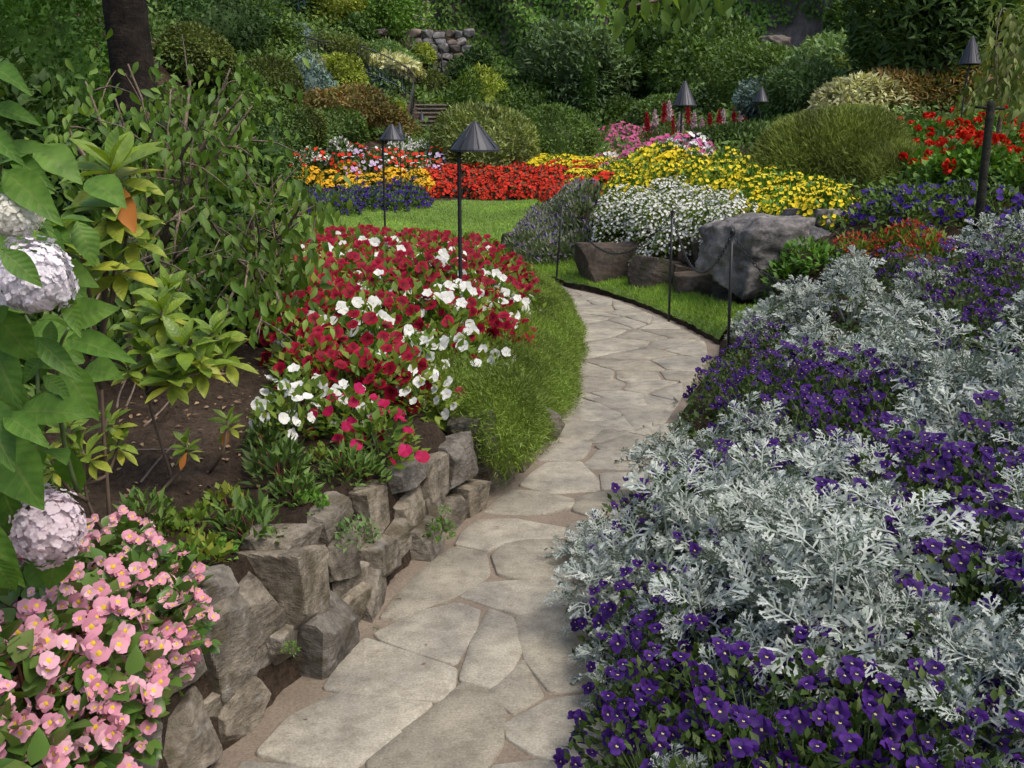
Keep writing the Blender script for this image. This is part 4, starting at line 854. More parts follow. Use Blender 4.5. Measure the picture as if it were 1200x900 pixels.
# low plants in the soil behind the wall
SMALL = [build('small_plant', [(*mound_leaves(.13, .17, 150, LEAFN, .075, 200 + v, up=.7), 0)] + stems(.12, .15, 6, .004, v), [m_, STEMR]) for v, m_ in enumerate([G_MID, G_BED, G_MID])]
BROAD = [build('small_plant', [(*mound_leaves(.12, .12, 70, LEAF4, .05, 210 + v, up=.8, wide=1.4), 0)] + stems(.1, .1, 6, .003, v), [m_, STEMR]) for v, m_ in enumerate([G_BED, G_FRESH])]
SP = [(325,530,1.15,0),(290,600,1.,0),(345,560,.8,0),(235,590,.85,1),(265,570,.8,1),(230,625,.9,1),(205,640,.8,1),(405,535,.9,2),(360,575,.7,1),(430,548,.8,2),(170,590,.9,0),(255,635,.6,1),(310,505,.8,2),(375,520,.6,1),(200,600,.7,1),(60,560,.8,0)]
for a, b, s, k in SP:
    P = G(a, b, .1 * s); me = (BROAD[int(rng.integers(0, 2))] if k == 1 else SMALL[k])
    lab, grp = [('dark green narrow leaved plant growing in the bare soil', 'narrow leaved young plants in the soil'), ('small broad leaved yellow green plant beside the begonias', 'broad leaved young plants in the soil'), ('dark green narrow leaved plant at the foot of the crimson bed', 'narrow leaved young plants by the crimson bed')][k]
    thing('small_plant', lab, 'young plant', me, (P[0], P[1], float(H(P[0], P[1])) - .01), rng.uniform(0, 6), s * .78, grp)
for a, b, s, lab in [(500,617,.65,'fresh green fern tuft growing from a joint low in the stone wall'),(400,622,.75,'pale green cushion plant on the top of the stone wall'),(320,748,.25,'tiny fern in a low joint of the stone wall'),(505,588,.28,'tiny weed in an upper joint of the stone wall'),(422,728,.2,'tiny tuft where the stone wall meets the path')]:
    P = W(a, b + 10); thing('wall_plant', lab, 'wall plant', build('wall_plant', [(*mound_leaves(.1, .12, 130, LEAF4, .035, int(a)), 0)], [G_FRESH if 'fern' in lab else G_PALE]), (P[0] + .06, P[1] - .03, P[2]), 0, s)
# litter on the soil
Pl = rng.uniform([-2.6, 1.2], [.0, 7], (2600, 2)); Pl = Pl[Pl[:, 0] < xl(Pl[:, 1]) - .28]; Zl = H(Pl[:, 0], Pl[:, 1]) + .012; Q = np.concatenate([Pl, Zl[:, None]], 1)
LIT = leaf_mat('litter', [(.06, .04, .025), (.13, .085, .05), (.24, .17, .1)], tr=0)
link('leaf_litter', build('leaf_litter', [(*inst(LEAF4, Q, frames(nrm(rdir(len(Q)) * np.array([1, 1, .15])), UP + rng.normal(size=Q.shape) * .4), rnd(len(Q), .012, .04)), 0)], [LIT]), kind='stuff')
Pp = rng.uniform([-1, 1.6], [1.8, 11], (900, 2)); edge_ = np.minimum(np.abs(Pp[:, 0] - xl(Pp[:, 1])), np.abs(xr(Pp[:, 1]) - Pp[:, 0])); Pp = Pp[(Pp[:, 0] > xl(Pp[:, 1])) & (Pp[:, 0] < xr(Pp[:, 1])) & (rng.random(900) < .12 + .8 * np.exp(-edge_ / .12))]
Qp = np.concatenate([Pp, np.full((len(Pp), 1), .012)], 1); sp_ = rnd(len(Pp), .006, .02)
link('path_litter', build('path_litter', [(*inst(LEAF4, Qp, frames(nrm(rdir(len(Qp)) * np.array([1, 1, .05])), UP + rng.normal(size=Qp.shape) * .15), sp_), 0)], [LIT]), kind='stuff')
for a, b, lab in [(380,693,'fallen brown leaf on the flagstones by the wall'),(728,440,'fallen yellow leaf on the far flagstones')]:
    d = ray(a, b); P = np.array([0, 0, CAM_Z]) + d * ((.025 - CAM_Z) / d[2]); thing('fallen_leaf', lab, 'leaf', build('fallen_leaf', [(*inst(LEAF4, np.zeros((1, 3)), frames(np.array([[1., .3, .1]]), UP[None]), np.array([.05])), 0)], [RHD]), P)

LEAFV = leaf_t(.23, .3, .3, 3, .4)
# drooping viburnums behind the rhododendrons
def droopy(lab, base, tips, nper, seed, trunk_r, spread=.13, L_=.066, h=None):
    g = np.random.default_rng(seed); b0 = np.array([base[0], base[1], float(H(base[0], base[1]))]); e = thing('viburnum_shrub', lab, 'shrub', None, b0)
    fork = np.array([g.normal() * .05, 0, (h or .5)]); ch = []
    link('trunk', build('trunk', [(*tube(curve([(0, 0, -.02), fork * np.array([.4, 1, .5]), fork], 6), np.linspace(trunk_r, trunk_r * .8, 6), 7), 0)], [BARKL]), parent=e)
    for a, b, Y in tips:
        t = at(a, b, Y) - b0; mid = fork * .5 + t * .5 + np.array([0, 0, .08]) + g.normal(size=3) * .04; C = curve([fork, mid, t], 12)
        link('branch', build('branch', [(*tube(C, np.linspace(trunk_r * .55, .004, 12), 5), 0)], [BARKL]), parent=e)
        k = g.integers(3, 12, nper); P = C[k] + g.normal(size=(nper, 3)) * np.array([spread, spread, spread * .6]); d = nrm(np.stack([g.normal(size=nper) * .5, g.normal(size=nper) * .5 - .25, -.75 + g.normal(size=nper) * .3], 1))
        ch.append((*inst(LEAFV, P, frames(d, nrm(np.array([0, -.9, .45]) + g.normal(size=(nper, 3)) * .5)), L_ * g.uniform(.7, 1.25, nper)), 0))
        # side twigs
        for q in range(3):
            i = int(g.integers(4, 11)); v = C[i] + g.normal(size=3) * .16; link('branch', build('branch', [(*tube(curve([C[i], (C[i] + v) / 2 + [0, 0, .03], v], 5), np.linspace(.006, .002, 5), 4), 0)], [BARKL]), parent=e)
    link('foliage', build('foliage', ch, [G_DROOP]), parent=e); return e
droopy('small viburnum tree with slender grey trunk and drooping dull green leaves', (-1.75, 5.1), [(100,95,5.),(75,140,4.9),(135,115,5.2),(70,170,4.9),(150,75,5.2),(200,105,5.2),(225,75,5.3),(270,80,5.2),(285,110,5.),(295,125,5.1),(240,140,4.8),(180,150,4.7),(130,165,4.8),(260,175,5.),(215,190,4.8),(90,205,4.9),(160,205,4.7),(300,160,5.3)], 50, 5, .032, h=.55)
droopy('low spreading viburnum whose leafy branches reach over the crimson flowers', (-1.5, 5.4), [(285,208,5.3),(330,205,5.2),(360,225,5.1),(350,260,5.),(330,290,4.9),(300,250,5.),(270,270,4.8),(380,235,5.3),(250,300,4.7),(310,330,4.8),(285,350,4.6),(240,250,4.9),(340,320,5.),(215,330,4.6),(260,380,4.5),(300,390,4.6),(330,370,4.8)], 44, 6, .025, h=.3)
droopy('low leafy viburnum between the rhododendron whorls and the small tree', (-1.8, 4.6), [(110,330,4.4),(150,320,4.4),(180,300,4.5),(220,290,4.5),(100,380,4.2),(140,360,4.2),(60,330,4.3),(200,350,4.3),(170,250,4.6),(230,240,4.7),(120,270,4.5)], 42, 7, .02, h=.25)
# ------------------------------------------------------------------ rocks, chain posts and chains on the right
RB = [(628,292,56,36,14.2,'D'),(672,304,60,36,13.5,'D'),(718,316,86,56,12.0,'D'),(772,332,80,60,11.2,'D'),(822,347,74,56,10.5,'D'),(864,356,58,40,9.9,'D'),(694,288,60,34,13.7,'D'),(748,306,74,44,12.0,'D'),(800,322,60,46,11.3,'D'),(645,312,34,16,13.9,'D'),(604,286,40,26,15,'D')]
labs = ['dark brown rock at the far end of the rockery below the lavender', 'rough brown rock below the lavender plants', 'dark rock in the rockery beneath the white daisies', 'dark rock behind the middle chain post', 'brown rock between the white daisies and the chain posts', 'flat brown rock under the big grey boulder', 'upper pale brown rock under the lavender', 'upper rock half covered by the white daisies', 'small rock wedged under the white daisies', 'small rock on the turf at the path bend', 'small rock where the lawn meets the rockery']
for i, (a, b, w, h, Y, k_) in enumerate(RB):
    c = at(a, b, Y); k = Y / FPX; g0 = float(H(c[0], c[1])); hh = max(h * k * 1.15, c[2] + h * k / 2 - g0 + .08)
    o = thing('rock', labs[i], 'rock', rock_mesh('rock', w * k * .95, w * k * .8, hh, ROCKD, 330 + i, 12, rough=.015, flat=True), (c[0] * (1 + .15 / c[1]), c[1] + .15, c[2] + .02 + h * k / 2 - hh / 2), rng.uniform(-.4, .4))
for a, b, w, h, Y, sd_, lab in [(890,294,122,100,10.0,5,'large pale grey boulder with folded ridges above the turf edge'),(955,292,80,50,9.9,6,'lower grey boulder leaning on the large pale one'),(968,266,84,44,10.3,7,'flat buff rock slab behind the grey boulders'),(1095,196,70,28,12.6,8,'buff rock edging the red geranium bed'),(1060,192,50,30,12.8,9,'grey rock edging the red geranium bed beside the juniper'),(1140,192,70,22,12.7,10,'flat buff rock edging the red geraniums near the wooden post')]:
    c = at(a, b, Y); k = Y / FPX; me = rock_mesh('boulder', w * k * 1.1, w * k, h * k * 1.15, ROCKG if 'grey' in lab else ROCKD, 400 + sd_, 12, 34, .07); thing('boulder', lab, 'boulder', me, c, .5)
IRON = plain_mat('black_iron', (.018, .018, .02), .45, 0., .3); HOOD = plain_mat('lamp_metal', (.045, .047, .055), .42, .3, .15, 6)
POSTS = [((651, 331), 233, (660, 233)), ((784, 368), 245, (788, 245)), ((853, 420), 268, (858, 268))]
tops = []
PL = ['thin black chain post farthest along the path below the lavender', 'thin black chain post in front of the white daisies', 'thin black chain post nearest the silver dusty millers']
for i, (b, ty, tp) in enumerate(POSTS):
    d = ray(*b); z = .08; P = np.array([0, 0, CAM_Z]) + d * ((z - CAM_Z) / d[2]); t = at(tp[0], ty, P[1]); e = thing('chain_post', PL[i], 'chain post', None, P)
    v = t - P; tops.append(t)
    link('rod', build('rod', [(*tube([(0, 0, -.1), v * .5, v], [.012, .012, .011], 8), 0)], [IRON]), parent=e)
    th = np.linspace(0, 2 * np.pi, 13); link('eye', build('eye', [(*tube(np.stack([.018 * np.cos(th), 0 * th, .018 * np.sin(th)], 1) + v * .97 + [0, -.015, 0], .004, 5, False), 0)], [IRON]), parent=e)
def chain(lab, a, b, sag):
    n = int(np.linalg.norm(b - a) * 1.12 / .036); t = np.linspace(0, 1, n)[:, None]; P = a + (b - a) * t; P[:, 2] -= sag * 4 * (t * (1 - t))[:, 0]; T = np.gradient(P, axis=0); ch = []
    q = np.linspace(0, 2 * np.pi, 9); ring, rf, ra = tube(np.stack([.011 * np.cos(q), .024 * np.sin(q), 0 * q], 1), .0042, 4, False)
    up = np.where((np.arange(n) % 2 == 0)[:, None], UP, nrm(np.cross(T, UP))); ch.append((*inst((ring, rf, ra), P - a, frames(T, up), np.ones(n)), 0))
    return thing('chain', lab, 'chain', build('chain', ch, [IRON]), a)
off = np.array([0, -.02, -.03])
chain('black chain sagging between the far post and the middle post', tops[0] + off, tops[1] + off, .5)
chain('black chain sagging between the middle post and the nearest post', tops[1] + off, tops[2] + off, .42)
chain('black chain running from the nearest post down into the silver leaves', tops[2] + off, at(935, 330, 7.6), .12)
# ------------------------------------------------------------------ garden lamps with conical hoods
def lamp(lab, px, ytop, wpx, Y, ybase=None, hood_ratio=.55, dx=.0, lean=0., cat='garden lamp', arm=None):
    """hood of that width; the pole stands dx hood widths to the left of the hood's centre"""
    t = at(px, ytop, Y); R0 = wpx * Y / FPX / 2; x0 = t[0] - dx * 2 * R0; z0 = float(H(x0, Y)) - .03
    e = thing('garden_lamp', lab, cat, None, (x0, Y, z0), group=None); hz = t[2] - z0; hh = R0 * 2 * hood_ratio; hx = t[0] - x0
    zr = hz - hh
    hood = link('lamp_hood', build('lamp_hood', [(*lathe([(R0 * .06, hh), (R0 * .1, hh * .97), (R0 * .98, .012), (R0, .004), (R0, -.008), (R0 * .95, -.008), (R0 * .93, .006), (R0 * .06, hh * .9)], 24), 0)], [HOOD], False), (hx, 0, zr), parent=e)
    sm = []
    for i in range(8):
        a = i * math.pi / 4 + .2; sm.append((*tube([(R0 * .1 * math.cos(a), R0 * .1 * math.sin(a), hh * .975), (R0 * .99 * math.cos(a), R0 * .99 * math.sin(a), .014)], R0 * .018, 4), 0))
    link('seam', build('seam', sm, [HOOD]), parent=hood)
    s = lean * hz
    P = [(s, 0, 0), (s * .5, 0, hz * .5), (0, 0, zr - .04), (0, 0, zr + hh * .3)] if not arm else [(0, 0, 0), (0, 0, zr * .55), (-arm * .5, 0, zr * .8), (-arm, 0, zr * .9), (hx, 0, zr - .02), (hx, 0, zr + hh * .3)]
    link('pole', build('pole', [(*tube(curve(P, 16), max(.011, R0 * .085), 8), 0)], [IRON]), parent=e)
    link('bulb_holder', build('bulb_holder', [(*lathe([(.0, hh * .75), (R0 * .2, hh * .7), (R0 * .2, hh * .2), (R0 * .12, hh * .1), (0, hh * .1)], 10), 0)], [IRON]), (hx, 0, zr), parent=e)
    if dx: link('bracket', build('bracket', [(*tube([(0, 0, zr + hh * .15), (hx, 0, zr + hh * .5)], R0 * .06, 6), 0)], [IRON]), parent=e)
    return e
lamp('black garden lamp with a broad conical hood standing in the crimson flowers', 556, 142, 58, 7.0, dx=.31, hood_ratio=.56)
lamp('black garden lamp with its hood tipped aside, pole before the orange flowers over the lawn', 459, 145, 30, 11.5, dx=.36, hood_ratio=.6)
lamp('black garden lamp with a tall hood before the yellow flowers and the red lupins', 803, 95, 28, 15.5, dx=.1, hood_ratio=.95)
lamp('black garden lamp behind the dark juniper, hood against pale green shrubs', 893, 101, 18, 20, dx=.0, hood_ratio=.95, arm=.1)
lamp('black garden lamp on a bent stem behind the red geraniums', 1140, 42, 25, 15.5, dx=.15, hood_ratio=1.2, arm=-.03)
lamp('distant garden lamp behind the tipped one, above white flowers', 468, 143, 13, 24, hood_ratio=1.3, dx=.0)
lamp('distant garden lamp beside the stone steps', 494, 130, 9, 38, hood_ratio=1.3)
lamp('distant garden lamp in front of the dark green domed shrub', 677, 129, 10, 31, hood_ratio=1.3)
lamp('distant garden lamp in the middle of the pink and lilac flowers', 768, 139, 10, 31, hood_ratio=1.2)
lamp('distant garden lamp at the back edge of the pink flowers', 750, 133, 7, 38, hood_ratio=1.2)
lamp('distant garden lamp among the pale lupins', 850, 131, 9, 33, hood_ratio=1.2)
lamp('small garden lamp with a low hood under the round clipped bush', 329, 154, 10, 27, hood_ratio=.6)
lamp('small garden lamp in the shade beside the drooping shrub', 294, 150, 9, 27, hood_ratio=1.)
lamp('small garden lamp on the stairs below the railing', 488, 113, 5, 44, hood_ratio=1.3)
# dark wooden post with its crossbar
WOOD = rock_mat('dark_wood', [(.012, .015, .012), (.03, .034, .028), (.05, .05, .04)], 12., .6)
P = at(1148, 250, 8.6); P[2] = float(H(P[0], P[1])) - .05; t = at(1162, 118, 8.6) - P
e = thing('wooden_post', 'dark weathered wooden post with a thin crossbar beside the purple petunias', 'post', None, P)
link('shaft', build('shaft', [(*tube([(0, 0, 0), t * .5, t * .97, t], [.04, .036, .033, .026], 9), 0)], [WOOD]), parent=e)
link('crossbar', build('crossbar', [(*tube([t * .955 + [-.13, 0, .01], t * .955, t * .955 + [.12, 0, -.005]], .012, 6), 0)], [WOOD]), parent=e)

# ------------------------------------------------------------------ flower beds of the terrace and beyond the lawn
def bed_mesh(name, r, h, nl, leaf, ls, lmat, nf, fs, fmats, seed, T=FL5, flat=.5, up=.4, top=.25, face=None):
    g = np.random.default_rng(seed); ch = [(*mound_leaves(r, h, nl, leaf, ls, seed, up=up), 0)]
    lv = ch[0][0][::2]; ch += [(V_, F_, A_, 0) for V_, F_, A_, _ in stems(r * .95, h, 9, .004, seed)]
    D = nrm(g.normal(size=(nf, 3))); D[:, 2] = np.abs(D[:, 2]); D = D[D[:, 2] > top]; P = D * np.array([r, r, h]) * g.uniform(.96, 1.07, (len(D), 1)); k = g.integers(0, len(fmats), len(D))
    ok = np.array([np.linalg.norm(lv - p, axis=1).min() < (r * .25 if r > .28 else .035) for p in P]); P = P[ok]; D = D[ok]; k = k[ok]
    N_ = nrm(D + np.array([0, -.4, .3]) + g.normal(size=D.shape) * .3)
    for q in range(len(fmats)):
        s = k == q
        if s.any(): ch.append((*inst(T, P[s], frames(nrm(np.cross(N_[s], rdir(s.sum()))), N_[s]), fs * g.uniform(.75, 1.2, s.sum())), 1 + q))
    return build(name, ch, [lmat] + fmats)
P_ORED = petal_mat('scarlet_petal', [(.52, .015, .006), (.68, .03, .010), (.75, .05, .02)])
P_YEL = petal_mat('yellow_petal', [(.72, .52, .010), (.80, .64, .02), (.82, .70, .06)])
P_ORA = petal_mat('golden_petal', [(.72, .36, .012), (.80, .48, .02)])
P_PUR = petal_mat('purple_petal', [(.028, .008, .14), (.055, .014, .22)])
P_LIL = petal_mat('lilac_petal', [(.42, .3, .55), (.62, .52, .68), (.5, .12, .42)])
P_ROSE = petal_mat('rose_petal', [(.55, .07, .22), (.65, .16, .34)])
P_LAV = petal_mat('lavender_petal', [(.28, .2, .36), (.38, .3, .44)])
P_BRICK = petal_mat('brick_petal', [(.42, .04, .025), (.5, .09, .05)])
SPIKE = flower_t([(0, 0, 0, 1, .4, 1.4, 0), (0, 0, 2.1, 1, .4, 1.4, 0), (0, 0, 4.2, 1, .4, 1.4, 0)])
def bed(name, lab, cat, grp, poly, gap, variants, h, sc=(.85, 1.2), most=300):
    pts = scatter(poly_ground(poly, h), gap, most)
    for i, (x, y) in enumerate(pts): thing(name, lab, cat, variants[i % len(variants)], (x, y, float(H(x, y)) - .03), rng.uniform(-.5, .5), rng.uniform(*sc), grp)
    return len(pts)
cnt = {}
cnt['white'] = bed('daisy_plant', 'white flowering daisy bush spilling over the dark rocks', 'daisy bush', 'white daisy bushes above the rocks', [(700,268),(735,225),(800,205),(860,225),(875,250),(845,272),(800,288),(740,294),(700,286)], .27,
    [bed_mesh('daisy_plant', .27, .34, 500, LEAF4, .045, G_BED, 260, .0135, [P_WHT], 500 + v, top=.02) for v in range(3)], .28, (1., 1.3))
# its lower skirt hangs over the rocks
cnt['lav'] = bed('lavender_plant', 'grey green lavender with pale violet spikes on the rocks', 'lavender', 'lavender plants on the rockery', [(605,290),(625,250),(655,235),(700,232),(730,240),(700,262),(690,280),(650,290)], .34,
    [bed_mesh('lavender_plant', .24, .34, 420, LEAFN, .085, leaf_mat('lavender_leaf', [(.06, .085, .04), (.1, .13, .065), (.15, .17, .1)]), 60, .022, [P_LAV, P_PUR, P_LAV], 510 + v, SPIKE, up=1.2) for v in range(2)], .25)
cnt['yel'] = bed('yellow_plant', 'yellow flowering bedding plant in the bed behind the white daisies', 'bedding plant', 'yellow bedding plants of the terrace', [(700,205),(735,188),(790,178),(850,176),(900,185),(960,205),(985,216),(985,228),(950,238),(900,240),(880,232),(850,215),(800,200),(740,215)], .31,
    [bed_mesh('yellow_plant', .27, .34, 420, LEAF4, .06, G_FRESH, 120, .025, [P_YEL], 520 + v, top=.15, up=.8) for v in range(3)], .3)
cnt['yelband'] = bed('yellow_plant', 'pale yellow flowering plant in the band behind the scarlet bed', 'bedding plant', 'pale yellow plants behind the scarlet bed', [(620,190),(640,182),(700,176),(760,178),(800,180),(770,190),(730,196),(660,192)], .55,
    [bed_mesh('yellow_plant', .38, .34, 300, LEAF4, .09, G_FRESH, 150, .042, [P_YEL], 530 + v, top=.15) for v in range(2)], .3)
cnt['red'] = bed('begonia_plant', 'scarlet flowering plant with bronze leaves beyond the lawn', 'begonia', 'scarlet begonias beyond the lawn', [(497,222),(500,196),(560,191),(640,190),(742,192),(738,212),(700,218),(640,221),(560,224)], .42,
    [bed_mesh('begonia_plant', .3, .3, 300, LEAF4, .075, G_REDDK, 95, .034, [P_ORED], 540 + v, top=.1) for v in range(3)], .22)
cnt['ora'] = bed('marigold_plant', 'golden orange flowering plant among purple ones beyond the lawn', 'marigold', 'golden marigolds beyond the lawn', [(336,205),(380,194),(440,196),(500,200),(500,215),(440,218),(350,214)], .5,
    [bed_mesh('marigold_plant', .33, .36, 260, LEAF4, .08, G_MID, 120, .04, [P_ORA], 550 + v, top=.25) for v in range(2)], .3)
cnt['pur'] = bed('purple_plant', 'deep purple flowering plant at the edge of the lawn under the marigolds', 'bedding plant', 'purple plants at the lawn edge', [(350,214),(400,212),(460,214),(500,212),(486,236),(430,238),(360,240)], .42,
    [bed_mesh('purple_plant', .3, .36, 260, LEAF4, .075, G_MID, 55, .034, [P_PUR], 560 + v, top=.1) for v in range(2)], .25)
cnt['pur2'] = bed('purple_plant', 'deep purple flowering plant scattered between the marigolds', 'bedding plant', 'purple plants between the marigolds', [(380,192),(440,192),(500,196),(500,210),(400,208)], .9, [bpy.data.meshes['purple_plant']], .38)
cnt['mix'] = bed('geranium_plant', 'scarlet and white flowering plant in the mixed bed behind the marigolds', 'geranium', 'scarlet and white plants of the mixed bed', [(330,192),(340,178),(420,174),(490,172),(520,180),(505,194),(430,192),(350,196)], .62,
    [bed_mesh('geranium_plant', .42, .5, 300, LEAF4, .1, G_MID, 70, .046, [P_ORED, c_], 570 + v, top=.3) for v, c_ in enumerate([P_WHT, P_LIL, P_WHT])], .4)
cnt['whiteback'] = bed('white_plant', 'cream white snapdragon at the back of the mixed bed', 'snapdragon', 'cream snapdragons of the mixed bed', [(338,182),(360,172),(440,168),(500,166),(500,171),(430,174),(350,184)], .6,
    [bed_mesh('white_plant', .34, .55, 160, LEAFN, .12, G_MID, 60, .05, [P_WHT], 580 + v, SPIKE, top=.45) for v in range(2)], .45)
cnt['pink'] = bed('pink_plant', 'rose pink flowering plant below the dark domed shrub', 'bedding plant', 'rose pink plants of the back bed', [(686,160),(700,148),(760,145),(785,155),(790,163),(720,170)], .7,
    [bed_mesh('pink_plant', .42, .5, 220, LEAF4, .1, G_PALE, 120, .05, [P_ROSE], 590 + v, top=.15) for v in range(2)], .45)
cnt['lilac'] = bed('lilac_plant', 'lilac and white flowering plant behind the yellow band', 'bedding plant', 'lilac and white plants of the back bed', [(690,172),(730,164),(800,162),(812,172),(780,178),(700,178)], .62,
    [bed_mesh('lilac_plant', .4, .36, 200, LEAF4, .09, G_PALE, 150, .046, [P_LIL, P_WHT, P_ROSE], 600 + v, top=.1) for v in range(2)], .3)
cnt['gold'] = bed('marigold_plant', 'golden flowering plant behind the lilac ones of the back bed', 'marigold', 'golden plants of the back bed', [(755,158),(800,158),(818,166),(790,168)], .7, [bpy.data.meshes['marigold_plant']], .35)
cnt['coral'] = bed('coral_plant', 'coral flowering plant beside the dark juniper', 'bedding plant', 'coral plants beside the dark juniper', [(800,165),(812,162),(826,162),(822,172),(806,178)], .5,
    [bed_mesh('coral_plant', .34, .4, 200, LEAF4, .09, G_MID, 60, .03, [petal_mat('coral_petal', [(.5, .13, .1), (.62, .25, .2)])], 605, top=.1)], .35)
cnt['salv'] = bed('salvia_plant', 'brick red salvia in front of the purple petunias', 'salvia', 'brick red salvias by the boulders', [(985,285),(995,262),(1030,252),(1100,250),(1125,262),(1100,280),(1040,285)], .26,
    [bed_mesh('salvia_plant', .2, .26, 260, LEAFN, .07, G_BED, 90, .02, [P_BRICK], 610 + v, SPIKE, top=.15, up=1.2) for v in range(2)], .24)
cnt['pet'] = bed('petunia_plant', 'dark purple petunia in the bed behind the wooden post', 'petunia', 'purple petunias behind the wooden post', [(1010,242),(1005,222),(1050,212),(1110,208),(1210,203),(1240,240),(1180,252),(1100,248)], .33,
    [bed_mesh('petunia_plant', .24, .22, 280, LEAF4, .055, G_MID, 60, .028, [P_PUR], 620 + v, top=.15) for v in range(2)], .2)
GERF = build('flower', [(*inst(FL5, (lambda D: D * .042)(nrm(rng.normal(size=(26, 3)) + [0, -.3, .6])), frames(rdir(26), rdir(26) + [0, -.5, .8]), rnd(26, .018, .026)), 0)], [P_ORED])
GERV = [(build('foliage', [(*mound_leaves(.34, .38, 650, LEAF4, .075, 630 + v, wide=1.5), 0)] + stems(.3, .35, 8, .006, v), [G_FRESH, STEMG]), spots(6, .32, .42, 640 + v, push=1.12, zlo=.3)) for v in range(3)]
gp = scatter(poly_ground([(1015,160),(1040,150),(1110,135),(1200,132),(1230,150),(1230,182),(1100,184),(1060,176)], .35), .46, 120)
for i, (x, y) in enumerate(gp):
    v = GERV[i % 3]; flowered('geranium_plant', 'fresh green geranium with scarlet flower balls above the rock edging', 'geranium', v[0], GERF, v[1][:(3 if i % 2 else 5)], (x, y, float(H(x, y)) - .02), rng.uniform(0, 6), rng.uniform(.9, 1.2), 'scarlet geraniums above the rock edging')
LUPF = [build('lupin_plant', [(*mound_leaves(.25, .5, 90, LEAFN, .16, 650 + v, up=1.), 0)] + [(*inst(SPIKE, (lambda t: np.stack([rng.normal(size=90) * .06 * (1.05 - t), rng.normal(size=90) * .06 * (1.05 - t), .5 + t * .55], 1))(rng.random(90)), frames(rdir(90) * [1, 1, .3], UP + rdir(90) * .3), rnd(90, .03, .055)), 1)], [G_MID, m_]) for v, m_ in enumerate([petal_mat('lupin_red', [(.35, .02, .03), (.5, .05, .06)]), petal_mat('lupin_pale', [(.6, .42, .45), (.75, .65, .64)])])]
for i, (px, py) in enumerate([(758,143),(766,138),(775,135),(783,134),(790,136),(798,140),(806,137),(812,142),(760,150),(772,148),(786,147),(797,149),(808,150),(848,138),(856,136),(863,139),(870,141),(877,136),(883,140),(890,145),(868,147),(880,147),(838,144),(820,145),(829,142)]):
    P = at(px, py - 3, 29); z = float(H(P[0], P[1])); thing('lupin_plant', ['dark red lupin spike in the row before the far shrubs', 'pale pink lupin spike in the row before the far shrubs'][i % 2], 'lupin', LUPF[i % 2], (P[0], P[1] + rng.uniform(-.6, .6), P[2] - .75), rng.uniform(0, 6), rng.uniform(.75, .95), ['dark red lupins', 'pale pink lupins'][i % 2])
# stones edging the far side of the lawn
for i, px in enumerate(range(488, 640, 15)):
    P = G(px, 229 - (px - 480) * .02, 0.05); k = P[1] / FPX; thing('edging_stone', 'rough buff edging stone along the lawn below the scarlet bed', 'edging stone', rock_mesh('edging_stone', 19 * k, 16 * k, rng.uniform(9, 13) * k, ROCKD, 700 + i, 10, 8), (P[0], P[1] + .1, float(H(P[0], P[1])) + .06), rng.uniform(-.3, .3), 1., 'edging stones of the lawn')

for a, b, s, lab in [(925,312,1.,'green weed in the gap beside the large grey boulder'),(905,352,1.1,'green fern tuft at the foot of the large grey boulder'),(885,372,.8,'low green weed between the boulder and the silver leaves'),(888,283,.45,'small weed growing on the large grey boulder'),(935,330,1.1,'leafy weed behind the silver leaves near the boulder')]:
    P = at(a, b, 9.55); thing('weed', lab, 'weed', build('weed', [(*mound_leaves(.16, .2, 220, LEAF4, .06, int(a)), 0)], [G_FRESH]), (P[0], P[1], P[2] - .1), 0, s)

# smaller rocks packed along the rockery foot
ry_ = np.array([9.3, 9.7, 10.4, 11.5, 12.5, 13.8, 15.5]); rx_ = np.array([2.62, 2.5, 2.25, 1.8, 1.35, .9, .8])
for i, y in enumerate(np.arange(9.9, 14.8, .27)):
    for row in (0, 1):
        x = np.interp(y, ry_, rx_) + .02 + .2 * row + rng.normal() * .04; w = rng.uniform(.28, .44)
        thing('rockery_stone', 'dark brown stone packed into the bank under the white daisies and lavender', 'rock', rock_mesh('rockery_stone', w, w * .9, rng.uniform(.3, .4), ROCKD, 900 + i * 2 + row, 9, 16, flat=True), (x, y + .1 * row, max(float(H(x - .3, y)), .05) + .12 + .26 * row), rng.uniform(-.5, .5), 1., 'dark stones of the rockery bank')

for a, b, s, lab in [(948,298,1.2,'leafy green weed on the bare bank behind the boulder'),(968,306,1.1,'green weed on the bare bank before the brick red salvias'),(925,325,1.2,'spreading green weed below the big grey boulder')]:
    P = G(a, b, .1); thing('weed', lab, 'weed', build('weed', [(*mound_leaves(.2, .2, 260, LEAF4, .06, int(a)), 0)], [G_FRESH]), (P[0], P[1], float(H(P[0], P[1])) - .02), 0, s)
# ------------------------------------------------------------------ shrubs and trees of the middle distance
S = shrub
S('variegated_shrub', 'rounded variegated yellow green shrub behind the main lamp hood', 'shrub', 567, 122, 200, 122, 29, G_VARI, 9000, LEAFN, .17, lump=.18, shell=.25, up=.5, bell=.3)
S('domed_shrub', 'large dark green domed shrub beyond the scarlet bed', 'shrub', 648, 121, 180, 100, 31, G_MID, 9000, LEAFN, .15, lump=.15, shell=.25, bell=.3)
S('domed_shrub', 'mid green shrub between the variegated and the dark domed shrub', 'shrub', 608, 108, 165, 60, 34, G_MID, 4000, LEAF4, .15)
S('conifer_shrub', 'yellow green layered conifer above the variegated shrub', 'conifer', 562, 88, 135, 62, 36, G_YELL, 4000, LEAFN, .2, up=0, lump=.5)
S('conifer_shrub', 'dark green layered conifer beside the stone steps', 'conifer', 545, 98, 130, 40, 34, G_IVY, 3500, LEAFN, .18, lump=.4)
